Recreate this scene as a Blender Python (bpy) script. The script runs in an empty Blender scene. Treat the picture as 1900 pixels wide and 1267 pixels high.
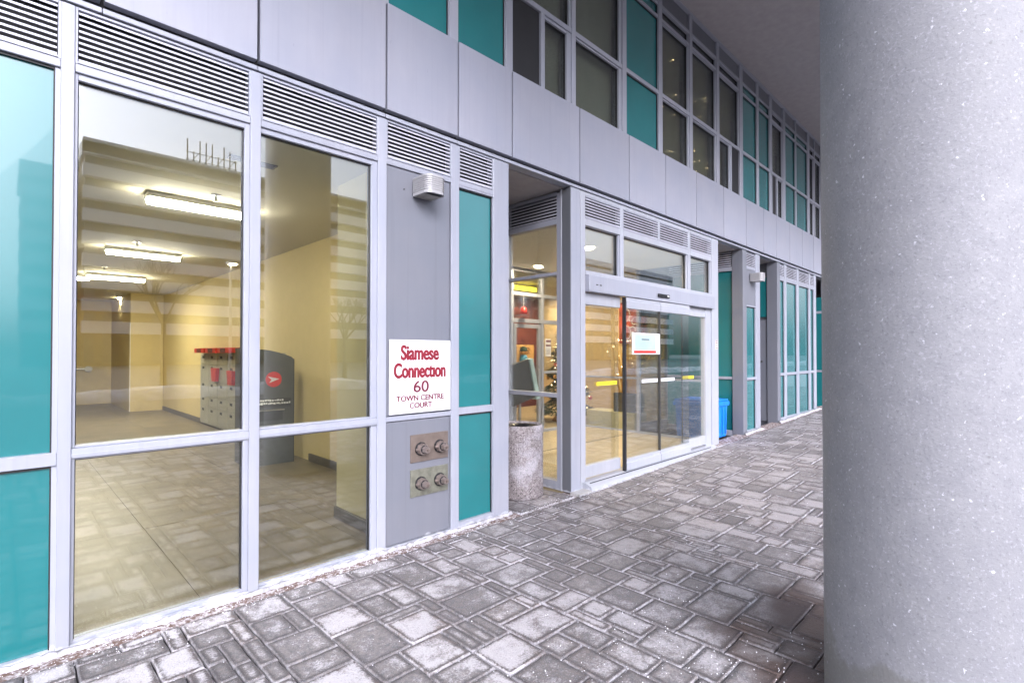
import bpy, bmesh, math, random
from mathutils import Vector, Matrix
R = math.radians
random.seed(7)
C = bpy.context.scene.collection
S = bpy.context.scene

# ------------------------------------------------------------------ camera
F_PX, W_PX = 953.0, 1900.0
cam = bpy.data.cameras.new('camera'); co = bpy.data.objects.new('camera', cam); C.objects.link(co)
S.camera = co
cam.sensor_width = 36; cam.lens = 36 * F_PX / W_PX
cam.shift_y = 10.5 / W_PX
cam.clip_start = 0.05; cam.clip_end = 1500
yaw = math.atan2(956, F_PX); pit = math.atan(11 / F_PX)
co.location = (0, -3.5, 1.52)
co.rotation_euler = (math.pi / 2 + pit, 0, yaw - math.pi / 2)

# ------------------------------------------------------------------ world, sun, exposure
w = bpy.data.worlds.new('World'); S.world = w; w.use_nodes = True
nt = w.node_tree; nt.nodes.clear()
out = nt.nodes.new('ShaderNodeOutputWorld'); bg = nt.nodes.new('ShaderNodeBackground')
sky = nt.nodes.new('ShaderNodeTexSky'); sky.sky_type = 'NISHITA'; sky.sun_disc = False
SUN_EL, SUN_AZ = R(31), R(207)          # the veiled sun stands over the street side
sky.sun_elevation = SUN_EL; sky.sun_rotation = SUN_AZ
sky.air_density = 2.0; sky.dust_density = 6.0; sky.ozone_density = 2.0
hs = nt.nodes.new('ShaderNodeHueSaturation'); hs.inputs['Saturation'].default_value = 0.25
nt.links.new(sky.outputs[0], hs.inputs['Color']); 
tint = nt.nodes.new('ShaderNodeMix'); tint.data_type = 'RGBA'; tint.blend_type = 'MULTIPLY'
tint.inputs[0].default_value = 1.0; tint.inputs[7].default_value = (0.90, 0.93, 1.12, 1)
nt.links.new(hs.outputs[0], tint.inputs[6]); nt.links.new(tint.outputs[2], bg.inputs['Color'])
bg.inputs['Strength'].default_value = 0.15
nt.links.new(bg.outputs[0], out.inputs[0])
sl = bpy.data.lights.new('sun', 'SUN'); sl.energy = 0.5; sl.angle = R(60); sl.color = (1, 0.97, 0.93)
so = bpy.data.objects.new('sun', sl); C.objects.link(so)
sd = Vector((math.sin(SUN_AZ) * math.cos(SUN_EL), math.cos(SUN_AZ) * math.cos(SUN_EL), math.sin(SUN_EL)))
so.rotation_euler = sd.to_track_quat('Z', 'Y').to_euler()
S.view_settings.view_transform = 'Standard'; S.view_settings.look = 'None'
S.view_settings.gamma = 1; S.view_settings.exposure = 1.75; S.view_settings.use_curve_mapping = False

# ------------------------------------------------------------------ materials
MATS = {}
def nmat(name):
    m = bpy.data.materials.new(name); m.use_nodes = True
    return m, m.node_tree, m.node_tree.nodes['Principled BSDF']
def N(t, k, **kw):
    n = t.nodes.new(k)
    for a, b in kw.items(): setattr(n, a, b)
    return n
def pos(t, scale=(1, 1, 1)):
    g = N(t, 'ShaderNodeNewGeometry'); mp = N(t, 'ShaderNodeMapping'); mp.inputs['Scale'].default_value = scale
    t.links.new(g.outputs['Position'], mp.inputs['Vector']); return mp.outputs[0]
def noise(t, v, s, d=4, r=0.55):
    n = N(t, 'ShaderNodeTexNoise'); n.inputs['Scale'].default_value = s; n.inputs['Detail'].default_value = d
    n.inputs['Roughness'].default_value = r; t.links.new(v, n.inputs['Vector']); return n.outputs['Fac']
def ramp(t, f, a, b, ca=(0, 0, 0, 1), cb=(1, 1, 1, 1)):
    r = N(t, 'ShaderNodeValToRGB'); e = r.color_ramp.elements
    e[0].position = a; e[1].position = b; e[0].color = ca; e[1].color = cb
    t.links.new(f, r.inputs[0]); return r.outputs[0]
def mixc(t, f, a, b, mode='MIX'):
    m = N(t, 'ShaderNodeMix', data_type='RGBA', blend_type=mode)
    for s, v in ((0, f), (6, a), (7, b)):
        if isinstance(v, (int, float)): m.inputs[s].default_value = v
        elif isinstance(v, tuple): m.inputs[s].default_value = v if len(v) == 4 else v + (1,)
        else: t.links.new(v, m.inputs[s])
    return m.outputs[2]
def math_(t, op, a, b=0.0, c=0.0):
    m = N(t, 'ShaderNodeMath', operation=op)
    for i, v in enumerate((a, b, c)):
        if isinstance(v, (int, float)): m.inputs[i].default_value = v
        else: t.links.new(v, m.inputs[i])
    return m.outputs[0]
def bump(t, h, p, st=0.2, d=0.01):
    b = N(t, 'ShaderNodeBump'); b.inputs['Strength'].default_value = st; b.inputs['Distance'].default_value = d
    t.links.new(h, b.inputs['Height']); t.links.new(b.outputs[0], p.inputs['Normal'])
def plain(name, col, rough=0.5, metal=0.0, var=0.12, sc=6.0, coat=0.0, bmp=0.0, bsc=60, stretch=(1, 1, 1)):
    m, t, p = nmat(name)
    v = pos(t, stretch)
    f = noise(t, v, sc, 5)
    lo = tuple(c * (1 - var) for c in col); hi = tuple(min(1, c * (1 + var)) for c in col)
    t.links.new(ramp(t, f, 0.3, 0.7, lo + (1,), hi + (1,)), p.inputs['Base Color'])
    p.inputs['Roughness'].default_value = rough; p.inputs['Metallic'].default_value = metal
    p.inputs['Coat Weight'].default_value = coat; p.inputs['Coat Roughness'].default_value = 0.02
    if bmp: bump(t, noise(t, v, bsc, 3), p, bmp, 0.004)
    if coat: p.inputs['Coat IOR'].default_value = 1.5
    MATS[name] = m; return m
def emit(name, col, s):
    m, t, p = nmat(name)
    p.inputs['Base Color'].default_value = (0.8, 0.8, 0.8, 1)
    p.inputs['Emission Color'].default_value = col + (1,); p.inputs['Emission Strength'].default_value = s
    MATS[name] = m; return m
def glass(name, tint=(0.86, 0.9, 0.87), base=0.055, k=0.85, wav=0.0):
    m, t, p = nmat(name); t.nodes.remove(p)
    o = t.nodes['Material Output']
    fr = N(t, 'ShaderNodeFresnel'); fr.inputs['IOR'].default_value = 1.5
    fac = math_(t, 'MULTIPLY_ADD', fr.outputs[0], k, base)
    tr = N(t, 'ShaderNodeBsdfTransparent'); tr.inputs['Color'].default_value = tint + (1,)
    gl = N(t, 'ShaderNodeBsdfGlossy'); gl.inputs['Roughness'].default_value = 0.0
    gl.inputs['Color'].default_value = (0.92, 0.96, 1, 1)
    if wav:
        b = N(t, 'ShaderNodeBump'); b.inputs['Strength'].default_value = wav; b.inputs['Distance'].default_value = 0.01
        t.links.new(noise(t, pos(t), 1.3, 1), b.inputs['Height'])
        t.links.new(b.outputs[0], gl.inputs['Normal'])
    mx = N(t, 'ShaderNodeMixShader')
    t.links.new(fac, mx.inputs[0]); t.links.new(tr.outputs[0], mx.inputs[1]); t.links.new(gl.outputs[0], mx.inputs[2])
    t.links.new(mx.outputs[0], o.inputs[0])
    MATS[name] = m; return m

def alu_mat(name, col, rough=0.42, metal=0.25, streak=0.10):
    m, t, p = nmat(name)
    a = noise(t, pos(t, (6, 6, 0.7)), 3, 6)
    b = noise(t, pos(t), 2.1, 4)
    d = noise(t, pos(t), 90, 2)
    c1 = ramp(t, a, 0.25, 0.75, tuple(c * (1 - streak) for c in col) + (1,), tuple(c * (1 + streak * 0.6) for c in col) + (1,))
    c2 = mixc(t, ramp(t, b, 0.35, 0.7), c1, tuple(c * f for c, f in zip(col, (0.90, 0.93, 0.96))))
    # scuffs and small stains
    st = ramp(t, noise(t, pos(t, (1, 1, 0.4)), 26, 3), 0.73, 0.8)
    c3 = mixc(t, math_(t, 'MULTIPLY', st, 0.35), c2, tuple(c * 0.55 for c in col))
    # salt splash near the ground
    g = N(t, 'ShaderNodeNewGeometry'); sx = N(t, 'ShaderNodeSeparateXYZ'); t.links.new(g.outputs['Position'], sx.inputs[0])
    low = math_(t, 'MULTIPLY_ADD', sx.outputs[2], -9.0, 0.55)
    salt = math_(t, 'MULTIPLY', ramp(t, math_(t, 'ADD', low, noise(t, pos(t), 9, 5)), 0.85, 1.25), 0.45)
    c4 = mixc(t, salt, c3, (0.72, 0.72, 0.75))
    oi = N(t, 'ShaderNodeObjectInfo')
    tone = math_(t, 'MULTIPLY_ADD', oi.outputs['Random'], 0.10, 0.94)
    cc = N(t, 'ShaderNodeCombineColor'); [t.links.new(tone, cc.inputs[q]) for q in range(3)]
    drip = ramp(t, noise(t, pos(t, (22, 22, 0.35)), 1.5, 5), 0.56, 0.72)
    c4 = mixc(t, 1.0, mixc(t, math_(t, 'MULTIPLY', drip, 0.16), c4, tuple(c * 0.6 for c in col)), cc.outputs[0], 'MULTIPLY')
    t.links.new(c4, p.inputs['Base Color'])
    p.inputs['Metallic'].default_value = metal
    t.links.new(math_(t, 'MULTIPLY_ADD', a, 0.2, rough - 0.1), p.inputs['Roughness'])
    bump(t, math_(t, 'ADD', math_(t, 'MULTIPLY', b, 1.0), math_(t, 'MULTIPLY', d, 0.02)), p, 0.12, 0.01)
    MATS[name] = m
alu_mat('alu', (0.33, 0.338, 0.385), metal=0.15)
alu_mat('alu_white', (0.37, 0.378, 0.415), metal=0.1)
alu_mat('panel', (0.31, 0.315, 0.365), rough=0.42, metal=0.12, streak=0.06)
alu_mat('grey_panel', (0.175, 0.18, 0.205), rough=0.45, metal=0.15, streak=0.05)
alu_mat('dark_alu', (0.16, 0.165, 0.18), rough=0.4, metal=0.3)
plain('slat', (0.48, 0.48, 0.54), 0.4, 0.1, 0.12)
plain('black', (0.012, 0.012, 0.014), 0.6)
plain('black_gloss', (0.01, 0.01, 0.011), 0.2)
plain('reveal', (0.02, 0.02, 0.022), 0.8)
plain('teal', (0.012, 0.14, 0.148), 0.25, 0, 0.10, 1.2, coat=1.0)
plain('white', (0.8, 0.8, 0.8), 0.4)
plain('sign_white', (0.62, 0.62, 0.64), 0.35, 0, 0.03)
plain('sign_red', (0.19, 0.006, 0.018), 0.5)
plain('sign_maroon', (0.13, 0.012, 0.03), 0.5)
plain('red', (0.55, 0.03, 0.02), 0.4)
plain('yellow', (0.75, 0.62, 0.03), 0.4, 0, 0.03)
plain('ink', (0.05, 0.05, 0.05), 0.6)
plain('lamp_body', (0.34, 0.335, 0.34), 0.45, 0.1, 0.06, 20)
plain('lens', (0.30, 0.29, 0.26), 0.25)
plain('brass', (0.17, 0.135, 0.115), 0.45, 0.35, 0.15, 14, bmp=0.1, bsc=90)
plain('brass_green', (0.165, 0.165, 0.13), 0.5, 0.3, 0.28, 18, bmp=0.15, bsc=90)
plain('brass_cap', (0.30, 0.25, 0.23), 0.3, 0.7, 0.15, 30, bmp=0.1, bsc=90)
plain('blue', (0.005, 0.17, 0.70), 0.35, 0, 0.1, 8, bmp=0.1)
plain('wall_yellow', (0.62, 0.51, 0.27), 0.7, 0, 0.03)
plain('wall_cream', (0.60, 0.54, 0.32), 0.7, 0, 0.03)
plain('wall_beige', (0.50, 0.38, 0.21), 0.7, 0, 0.05)
plain('ceiling', (0.66, 0.64, 0.58), 0.8, 0, 0.02)
plain('baseboard', (0.10, 0.09, 0.075), 0.5)
plain('floor_tile', (0.17, 0.145, 0.105), 0.38, 0, 0.22, 2.5, bmp=0.05)
plain('grout', (0.06, 0.055, 0.05), 0.8)
plain('lobby_tile', (0.42, 0.34, 0.21), 0.35, 0, 0.12, 3)
plain('locker', (0.40, 0.40, 0.35), 0.4, 0.2, 0.05)
plain('unit_grey', (0.10, 0.105, 0.105), 0.4, 0.2, 0.08)
plain('unit_dark', (0.05, 0.05, 0.05), 0.5)
plain('steel', (0.5, 0.5, 0.5), 0.3, 0.9)
plain('dark_red', (0.10, 0.018, 0.012), 0.5, 0, 0.3, 3)
plain('wood', (0.50, 0.30, 0.10), 0.5, 0, 0.2, 5, stretch=(1, 8, 1))
plain('pale_blue', (0.35, 0.48, 0.50), 0.4)
plain('figure_blue', (0.03, 0.20, 0.35), 0.5)
plain('soffit', (0.36, 0.335, 0.335), 0.95, 0, 0.07, 9, bmp=0.6, bsc=70)
plain('blind', (0.38, 0.40, 0.36), 0.8, 0, 0.10, 3, stretch=(10, 1, 0.6))
plain('curtain', (0.30, 0.28, 0.21), 0.9, 0, 0.25, 3, stretch=(12, 12, 0.3))
plain('dark_room', (0.05, 0.05, 0.05), 0.9)
plain('tree_green', (0.012, 0.035, 0.015), 0.8, 0, 0.4, 20)
plain('gold', (0.55, 0.32, 0.08), 0.35, 0.6, 0.2, 20)
plain('concrete_far', (0.72, 0.72, 0.73), 0.9, 0, 0.1, 0.3)
plain('brown_far', (0.10, 0.075, 0.045), 0.9, 0, 0.35, 0.8)
plain('asphalt', (0.055, 0.055, 0.06), 0.9, 0, 0.25, 1.5, bmp=0.3)
plain('snow', (0.34, 0.34, 0.36), 0.8, 0, 0.5, 1.5, bmp=0.5, bsc=8)
plain('kerb', (0.35, 0.34, 0.33), 0.9, 0, 0.15, 3)
plain('bark', (0.06, 0.045, 0.035), 0.9)
plain('salt', (0.82, 0.82, 0.86), 0.6, 0, 0.1)
plain('crust', (0.36, 0.35, 0.37), 0.8, 0, 0.45, 22, bmp=0.8, bsc=90)
plain('far_glass', (0.05, 0.07, 0.08), 0.1)
plain('poster', (0.30, 0.05, 0.03), 0.5, 0, 0.8, 3.5)
plain('notice', (0.62, 0.60, 0.58), 0.5, 0, 0.04)
glass('glass', (0.93, 0.94, 0.90), 0.08, 0.85, 0.0)
glass('glass_door', (0.95, 0.96, 0.94), 0.022, 0.45, 0.0)
glass('glass_up', (0.78, 0.79, 0.74), 0.03, 0.6, 0.04)
emit('tube', (1.0, 0.92, 0.72), 35.0)
emit('spot', (1.0, 0.82, 0.5), 12.0)
emit('bulb', (1.0, 0.75, 0.42), 6.0)
emit('yellow_light', (1.0, 0.75, 0.03), 2.0)
emit('exit_red', (1.0, 0.05, 0.08), 1.2)
emit('street_bulb', (1.0, 0.85, 0.6), 25.0)

# column concrete
def concrete_column():
    m, t, p = nmat('column_concrete')
    v = pos(t)
    big = noise(t, v, 1.6, 5); mid = noise(t, v, 14, 5); fine = noise(t, v, 88, 3, 0.75)
    c = ramp(t, big, 0.3, 0.7, (0.205, 0.205, 0.214, 1), (0.24, 0.24, 0.252, 1))
    c = mixc(t, ramp(t, mid, 0.3, 0.75), c, (0.19, 0.19, 0.205))
    c = mixc(t, math_(t, 'MULTIPLY', ramp(t, fine, 0.56, 0.66), 0.5), c, (0.12, 0.12, 0.135))
    c = mixc(t, math_(t, 'MULTIPLY', ramp(t, noise(t, v, 80, 3, 0.7), 0.57, 0.66), 0.42), c, (0.36, 0.36, 0.39))
    c = mixc(t, math_(t, 'MULTIPLY', ramp(t, noise(t, v, 40, 3, 0.6), 0.69, 0.72), 0.6), c, (0.55, 0.55, 0.6))
    # chipped, stained skirt near the ground
    g = N(t, 'ShaderNodeNewGeometry'); sx = N(t, 'ShaderNodeSeparateXYZ'); t.links.new(g.outputs['Position'], sx.inputs[0])
    low = math_(t, 'MULTIPLY_ADD', sx.outputs[2], -1.6, 0.62)
    c = mixc(t, math_(t, 'MULTIPLY', ramp(t, math_(t, 'ADD', low, math_(t, 'MULTIPLY', noise(t, v, 3.5, 6), 1.0)), 0.62, 0.68), 0.55), c, (0.14, 0.135, 0.12))
    # rare dark pits
    vo = N(t, 'ShaderNodeTexVoronoi'); vo.inputs['Scale'].default_value = 9; t.links.new(v, vo.inputs['Vector'])
    pit_ = ramp(t, vo.outputs['Distance'], 0.035, 0.05, (1, 1, 1, 1), (0, 0, 0, 1))
    c = mixc(t, math_(t, 'MULTIPLY', pit_, 0.6), c, (0.12, 0.12, 0.12))
    t.links.new(c, p.inputs['Base Color'])
    gl = ramp(t, noise(t, v, 70, 2), 0.66, 0.72, (0.66, 0.66, 0.66, 1), (0.30, 0.30, 0.30, 1))
    t.links.new(gl, p.inputs['Roughness'])
    h = math_(t, 'ADD', math_(t, 'MULTIPLY', fine, 0.6), math_(t, 'MULTIPLY', mid, 0.4))
    bump(t, math_(t, 'ADD', h, math_(t, 'MULTIPLY', noise(t, v, 75, 3), 0.8)), p, 0.5, 0.0035)
    MATS['column'] = m
concrete_column()
def aggregate():
    m, t, p = nmat('aggregate')
    v = pos(t)
    vo = N(t, 'ShaderNodeTexVoronoi'); vo.inputs['Scale'].default_value = 75; t.links.new(v, vo.inputs['Vector'])
    sep = N(t, 'ShaderNodeSeparateColor'); t.links.new(vo.outputs['Color'], sep.inputs[0])
    c = ramp(t, sep.outputs[0], 0.15, 0.8, (0.06, 0.05, 0.05, 1), (0.32, 0.285, 0.285, 1))
    c = mixc(t, ramp(t, vo.outputs['Distance'], 0.35, 0.6), c, (0.19, 0.165, 0.165))
    c = mixc(t, math_(t, 'MULTIPLY', ramp(t, noise(t, v, 5, 5), 0.48, 0.64), 0.45), c, (0.46, 0.45, 0.49))
    t.links.new(c, p.inputs['Base Color']); p.inputs['Roughness'].default_value = 0.8
    bump(t, vo.outputs['Distance'], p, 0.7, 0.006)
    MATS['aggregate'] = m
aggregate()

# paving: per-stone tone (attribute), frost thickest in the middle of each stone, salt along the joints
def paver():
    m, t, p = nmat('paver')
    v = pos(t)
    at = N(t, 'ShaderNodeAttribute'); at.attribute_name = 'tone'
    sep = N(t, 'ShaderNodeSeparateColor'); t.links.new(at.outputs['Color'], sep.inputs[0])
    uv = N(t, 'ShaderNodeUVMap')
    su = N(t, 'ShaderNodeSeparateXYZ'); t.links.new(uv.outputs[0], su.inputs[0])
    a2 = N(t, 'ShaderNodeAttribute'); a2.attribute_name = 'half'
    s2 = N(t, 'ShaderNodeSeparateColor'); t.links.new(a2.outputs['Color'], s2.inputs[0])
    du = math_(t, 'SUBTRACT', s2.outputs[0], math_(t, 'ABSOLUTE', su.outputs[0])); dv = math_(t, 'SUBTRACT', s2.outputs[1], math_(t, 'ABSOLUTE', su.outputs[1]))
    edge = math_(t, 'SMOOTH_MIN', du, dv, 0.02)      # metres from the rim of the stone
    edge = math_(t, 'ADD', edge, math_(t, 'MULTIPLY_ADD', noise(t, v, 45, 4, 0.7), 0.014, -0.007))
    base = ramp(t, sep.outputs[0], 0.0, 1.0, (0.135, 0.116, 0.109, 1), (0.225, 0.20, 0.19, 1))
    brown = mixc(t, sep.outputs[1], (0.12, 0.085, 0.08), (0.22, 0.165, 0.135))
    base = mixc(t, math_(t, 'MULTIPLY', ramp(t, sep.outputs[2], 0.45, 0.9), 0.6), base, brown)
    base = mixc(t, ramp(t, noise(t, v, 40, 6, 0.7), 0.35, 0.7), base, (0.10, 0.098, 0.105))
    # dry-ness field: less frost at the foot of the column (dark brown wet stones)
    sp = N(t, 'ShaderNodeSeparateXYZ'); g = N(t, 'ShaderNodeNewGeometry'); t.links.new(g.outputs['Position'], sp.inputs[0])
    dx = math_(t, 'SUBTRACT', sp.outputs[0], 3.0); dy = math_(t, 'SUBTRACT', sp.outputs[1], -2.95)
    dist = math_(t, 'SQRT', math_(t, 'ADD', math_(t, 'MULTIPLY', dx, dx), math_(t, 'MULTIPLY', dy, dy)))
    field = ramp(t, math_(t, 'MULTIPLY_ADD', noise(t, v, 1.1, 4), 1.1, math_(t, 'MULTIPLY', dist, 0.62)), 0.85, 1.45)
    wet = mixc(t, ramp(t, noise(t, v, 3.2, 3), 0.3, 0.7), (0.040, 0.026, 0.028), (0.085, 0.058, 0.052))
    wet = mixc(t, math_(t, 'MULTIPLY', sep.outputs[1], 0.5), wet, (0.15, 0.10, 0.075))
    base = mixc(t, math_(t, 'SUBTRACT', 1.0, field), base, wet)
    n1 = noise(t, v, 11, 8, 0.72); n2 = noise(t, v, 2.2, 3); n3 = noise(t, v, 95, 4, 0.75)
    # darker damp band just inside the rim
    band = math_(t, 'MULTIPLY', ramp(t, edge, 0.004, 0.009), ramp(t, edge, 0.012, 0.030, (1, 1, 1, 1), (0, 0, 0, 1)))
    base = mixc(t, math_(t, 'MULTIPLY', band, 0.85), base, mixc(t, 1.0, base, (0.42, 0.40, 0.42), 'MULTIPLY'))
    cen = math_(t, 'MULTIPLY_ADD', ramp(t, edge, 0.006, 0.05), 0.34, -0.12)
    fr = math_(t, 'ADD', math_(t, 'ADD', cen, math_(t, 'MULTIPLY', math_(t, 'SUBTRACT', n1, 0.5), 2.0)), math_(t, 'MULTIPLY', math_(t, 'SUBTRACT', n2, 0.5), 1.7))
    fr = math_(t, 'ADD', fr, math_(t, 'MULTIPLY', math_(t, 'SUBTRACT', n3, 0.5), 1.7))
    fr = math_(t, 'ADD', fr, math_(t, 'MULTIPLY_ADD', sep.outputs[2], 0.7, -0.33))
    near = ramp(t, math_(t, 'MULTIPLY', sp.outputs[0], 0.1), 0.10, 0.34, (1, 1, 1, 1), (0.50, 0.50, 0.50, 1))
    frost = math_(t, 'MULTIPLY', math_(t, 'MULTIPLY', ramp(t, math_(t, 'SUBTRACT', fr, math_(t, 'MULTIPLY', band, 0.35)), 0.0, 0.52), field), math_(t, 'MULTIPLY', near, 0.85))
    c = mixc(t, frost, base, (0.50, 0.478, 0.49))
    # crisp pale line of salt on the arris
    e = ramp(t, edge, -0.001, 0.004, (1, 1, 1, 1), (0, 0, 0, 1))
    es = math_(t, 'MULTIPLY', math_(t, 'MULTIPLY', e, ramp(t, noise(t, v, 9, 6, 0.7), 0.40, 0.56)), math_(t, 'MULTIPLY', math_(t, 'MULTIPLY_ADD', field, 0.5, 0.3), ramp(t, math_(t, 'MULTIPLY', sp.outputs[0], 0.1), 0.12, 0.32, (0.42, 0.42, 0.42, 1), (1, 1, 1, 1))))
    c = mixc(t, es, c, (0.50, 0.49, 0.52))
    c = mixc(t, math_(t, 'MULTIPLY', ramp(t, noise(t, v, 160, 2, 0.8), 0.58, 0.70), 0.55), c, (0.05, 0.045, 0.05))
    c = mixc(t, math_(t, 'MULTIPLY', ramp(t, noise(t, v, 210, 2, 0.8), 0.62, 0.70), math_(t, 'MULTIPLY_ADD', field, 0.5, 0.1)), c, (0.62, 0.61, 0.65))
    t.links.new(c, p.inputs['Base Color'])
    t.links.new(math_(t, 'MULTIPLY_ADD', field, 0.35, 0.42), p.inputs['Roughness'])
    bump(t, math_(t, 'ADD', n1, math_(t, 'MULTIPLY', noise(t, v, 55, 5, 0.7), 0.9)), p, 0.8, 0.010)
    MATS['paver'] = m
    m, t, p = nmat('joint_sand')
    v = pos(t)
    c = ramp(t, noise(t, v, 5, 6, 0.6), 0.60, 0.78, (0.022, 0.019, 0.02, 1), (0.55, 0.54, 0.58, 1))
    sp = N(t, 'ShaderNodeSeparateXYZ'); g = N(t, 'ShaderNodeNewGeometry'); t.links.new(g.outputs['Position'], sp.inputs[0])
    xr = ramp(t, math_(t, 'MULTIPLY', math_(t, 'ADD', sp.outputs[0], noise(t, v, 1.5, 3)), 0.1), 0.30, 0.50)
    c = mixc(t, math_(t, 'MULTIPLY', xr, 0.7), c, (0.45, 0.44, 0.46))
    # earth strip at the wall
    yr = ramp(t, math_(t, 'ADD', math_(t, 'MULTIPLY', sp.outputs[1], 2.0), 0.5), 0.18, 0.24)
    br = ramp(t, noise(t, v, 30, 5, 0.7), 0.45, 0.68, (0.13, 0.08, 0.062, 1), (0.6, 0.58, 0.6, 1))
    c = mixc(t, yr, c, br)
    t.links.new(c, p.inputs['Base Color']); p.inputs['Roughness'].default_value = 0.95
    bump(t, noise(t, v, 120, 3), p, 0.6, 0.005)
    MATS['joint'] = m
paver()

# ------------------------------------------------------------------ mesh helpers
def link(name, me, mat, parent=None):
    me.materials.append(MATS[mat] if isinstance(mat, str) else mat)
    o = bpy.data.objects.new(name, me); C.objects.link(o); o.parent = parent
    return o
def tag(o, label=None, cat=None, group=None, kind=None):
    if label: o['label'] = label
    if cat: o['category'] = cat
    if group: o['group'] = group
    if kind: o['kind'] = kind
    return o
def thing(name, label, cat, group=None, loc=(0, 0, 0)):
    o = bpy.data.objects.new(name, None); C.objects.link(o); o.location = loc
    o.empty_display_size = 0.1
    return tag(o, label, cat, group)
def bm_box(bm, x0, x1, y0, y1, z0, z1, bev=0.0):
    n0 = set(bm.verts)
    r = bmesh.ops.create_cube(bm, size=1.0)
    for v in r['verts']:
        v.co = Vector((x0 + (v.co.x + .5) * (x1 - x0), y0 + (v.co.y + .5) * (y1 - y0), z0 + (v.co.z + .5) * (z1 - z0)))
    if bev:
        es = list({e for v in r['verts'] for e in v.link_edges})
        bmesh.ops.bevel(bm, geom=es, offset=bev, segments=1, affect='EDGES')
def fin(name, bm, mat, parent=None, smooth=False):
    me = bpy.data.meshes.new(name); bm.to_mesh(me); bm.free()
    if smooth:
        for p in me.polygons: p.use_smooth = True
    return link(name, me, mat, parent)
def box(name, x0, x1, y0, y1, z0, z1, mat, parent=None, bev=0.0):
    bm = bmesh.new(); bm_box(bm, x0, x1, y0, y1, z0, z1, bev); return fin(name, bm, mat, parent)
def boxes(name, L, mat, parent=None, bev=0.0):
    bm = bmesh.new()
    for b in L: bm_box(bm, *b, bev)
    return fin(name, bm, mat, parent)
def bm_cyl(bm, p0, p1, r0, r1=None, n=16, cap=True):
    r1 = r0 if r1 is None else r1
    p0 = Vector(p0); p1 = Vector(p1); d = p1 - p0
    q = d.to_track_quat('Z', 'Y').to_matrix().to_4x4()
    m = Matrix.Translation((p0 + p1) / 2) @ q
    bmesh.ops.create_cone(bm, cap_ends=cap, segments=n, radius1=r0, radius2=r1, depth=d.length, matrix=m)
def cyl(name, p0, p1, r, mat, parent=None, r1=None, n=20, smooth=False):
    bm = bmesh.new(); bm_cyl(bm, p0, p1, r, r1, n); return fin(name, bm, mat, parent, smooth)
def lathe(name, prof, loc, mat, parent=None, n=48, wob=0.0):
    bm = bmesh.new(); rings = []
    for r, z in prof:
        rings.append([bm.verts.new((loc[0] + r * math.cos(2 * math.pi * i / n), loc[1] + r * math.sin(2 * math.pi * i / n), loc[2] + z)) for i in range(n)])
    for a, b in zip(rings, rings[1:]):
        for i in range(n): bm.faces.new((a[i], a[(i + 1) % n], b[(i + 1) % n], b[i]))
    if prof[0][0] > 1e-4: bm.faces.new(rings[0][::-1])
    if prof[-1][0] > 1e-4: bm.faces.new(rings[-1])
    bmesh.ops.recalc_face_normals(bm, faces=bm.faces)
    return fin(name, bm, mat, parent, True)
def prism(name, pts, axis, a, b, mat, parent=None):
    """extrude a 2D outline. axis 'x': pts are (y,z); 'y': (x,z); 'z': (x,y)"""
    f = {'x': lambda p, t: (t, p[0], p[1]), 'y': lambda p, t: (p[0], t, p[1]), 'z': lambda p, t: (p[0], p[1], t)}[axis]
    bm = bmesh.new()
    A = [bm.verts.new(f(p, a)) for p in pts]; B = [bm.verts.new(f(p, b)) for p in pts]
    bm.faces.new(A); bm.faces.new(B[::-1]); n = len(pts)
    for i in range(n): bm.faces.new((A[i], B[i], B[(i + 1) % n], A[(i + 1) % n]))
    bmesh.ops.recalc_face_normals(bm, faces=bm.faces)
    return fin(name, bm, mat, parent)
def text(name, s, x, z, h, mat, parent, y, width=None, bold=0.0, fat=0.0, dep=0.001):
    """flat lettering standing in the facade plane, centred on x, base line z, capital height h"""
    cu = bpy.data.curves.new(name, 'FONT'); cu.body = s; cu.size = 1.0; cu.align_x = 'CENTER'; cu.offset = bold; cu.extrude = 0.001
    to = bpy.data.objects.new(name, cu); C.objects.link(to)
    dg = bpy.context.evaluated_depsgraph_get()
    me = bpy.data.meshes.new_from_object(to.evaluated_get(dg))
    bpy.data.objects.remove(to)
    xs = [v.co.x for v in me.vertices]; ys = [v.co.y for v in me.vertices]
    kx = (width / (max(xs) - min(xs))) if width else h / 0.69
    kz = h / 0.69
    cx = (max(xs) + min(xs)) / 2
    V, Fc = [], []
    for k, sh in enumerate(((0, 0),) if not fat else ((-fat, 0), (0, 0), (fat, 0), (0, -fat * .6), (0, fat * .6))):
        o = len(V)
        for v in me.vertices:
            V.append((x + (v.co.x - cx) * kx + sh[0], y - dep * (v.co.z / 0.001 + 1) / 2 - k * .00015, z + v.co.y * kz + sh[1]))
        Fc += [tuple(i + o for i in p.vertices) for p in me.polygons]
    m2 = bpy.data.meshes.new(name); m2.from_pydata(V, [], Fc)
    return link(name, m2, mat, parent)

def ramp_z(x):
    return max(0.0, min(0.36, (x - 4.7) * 0.024))

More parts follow.
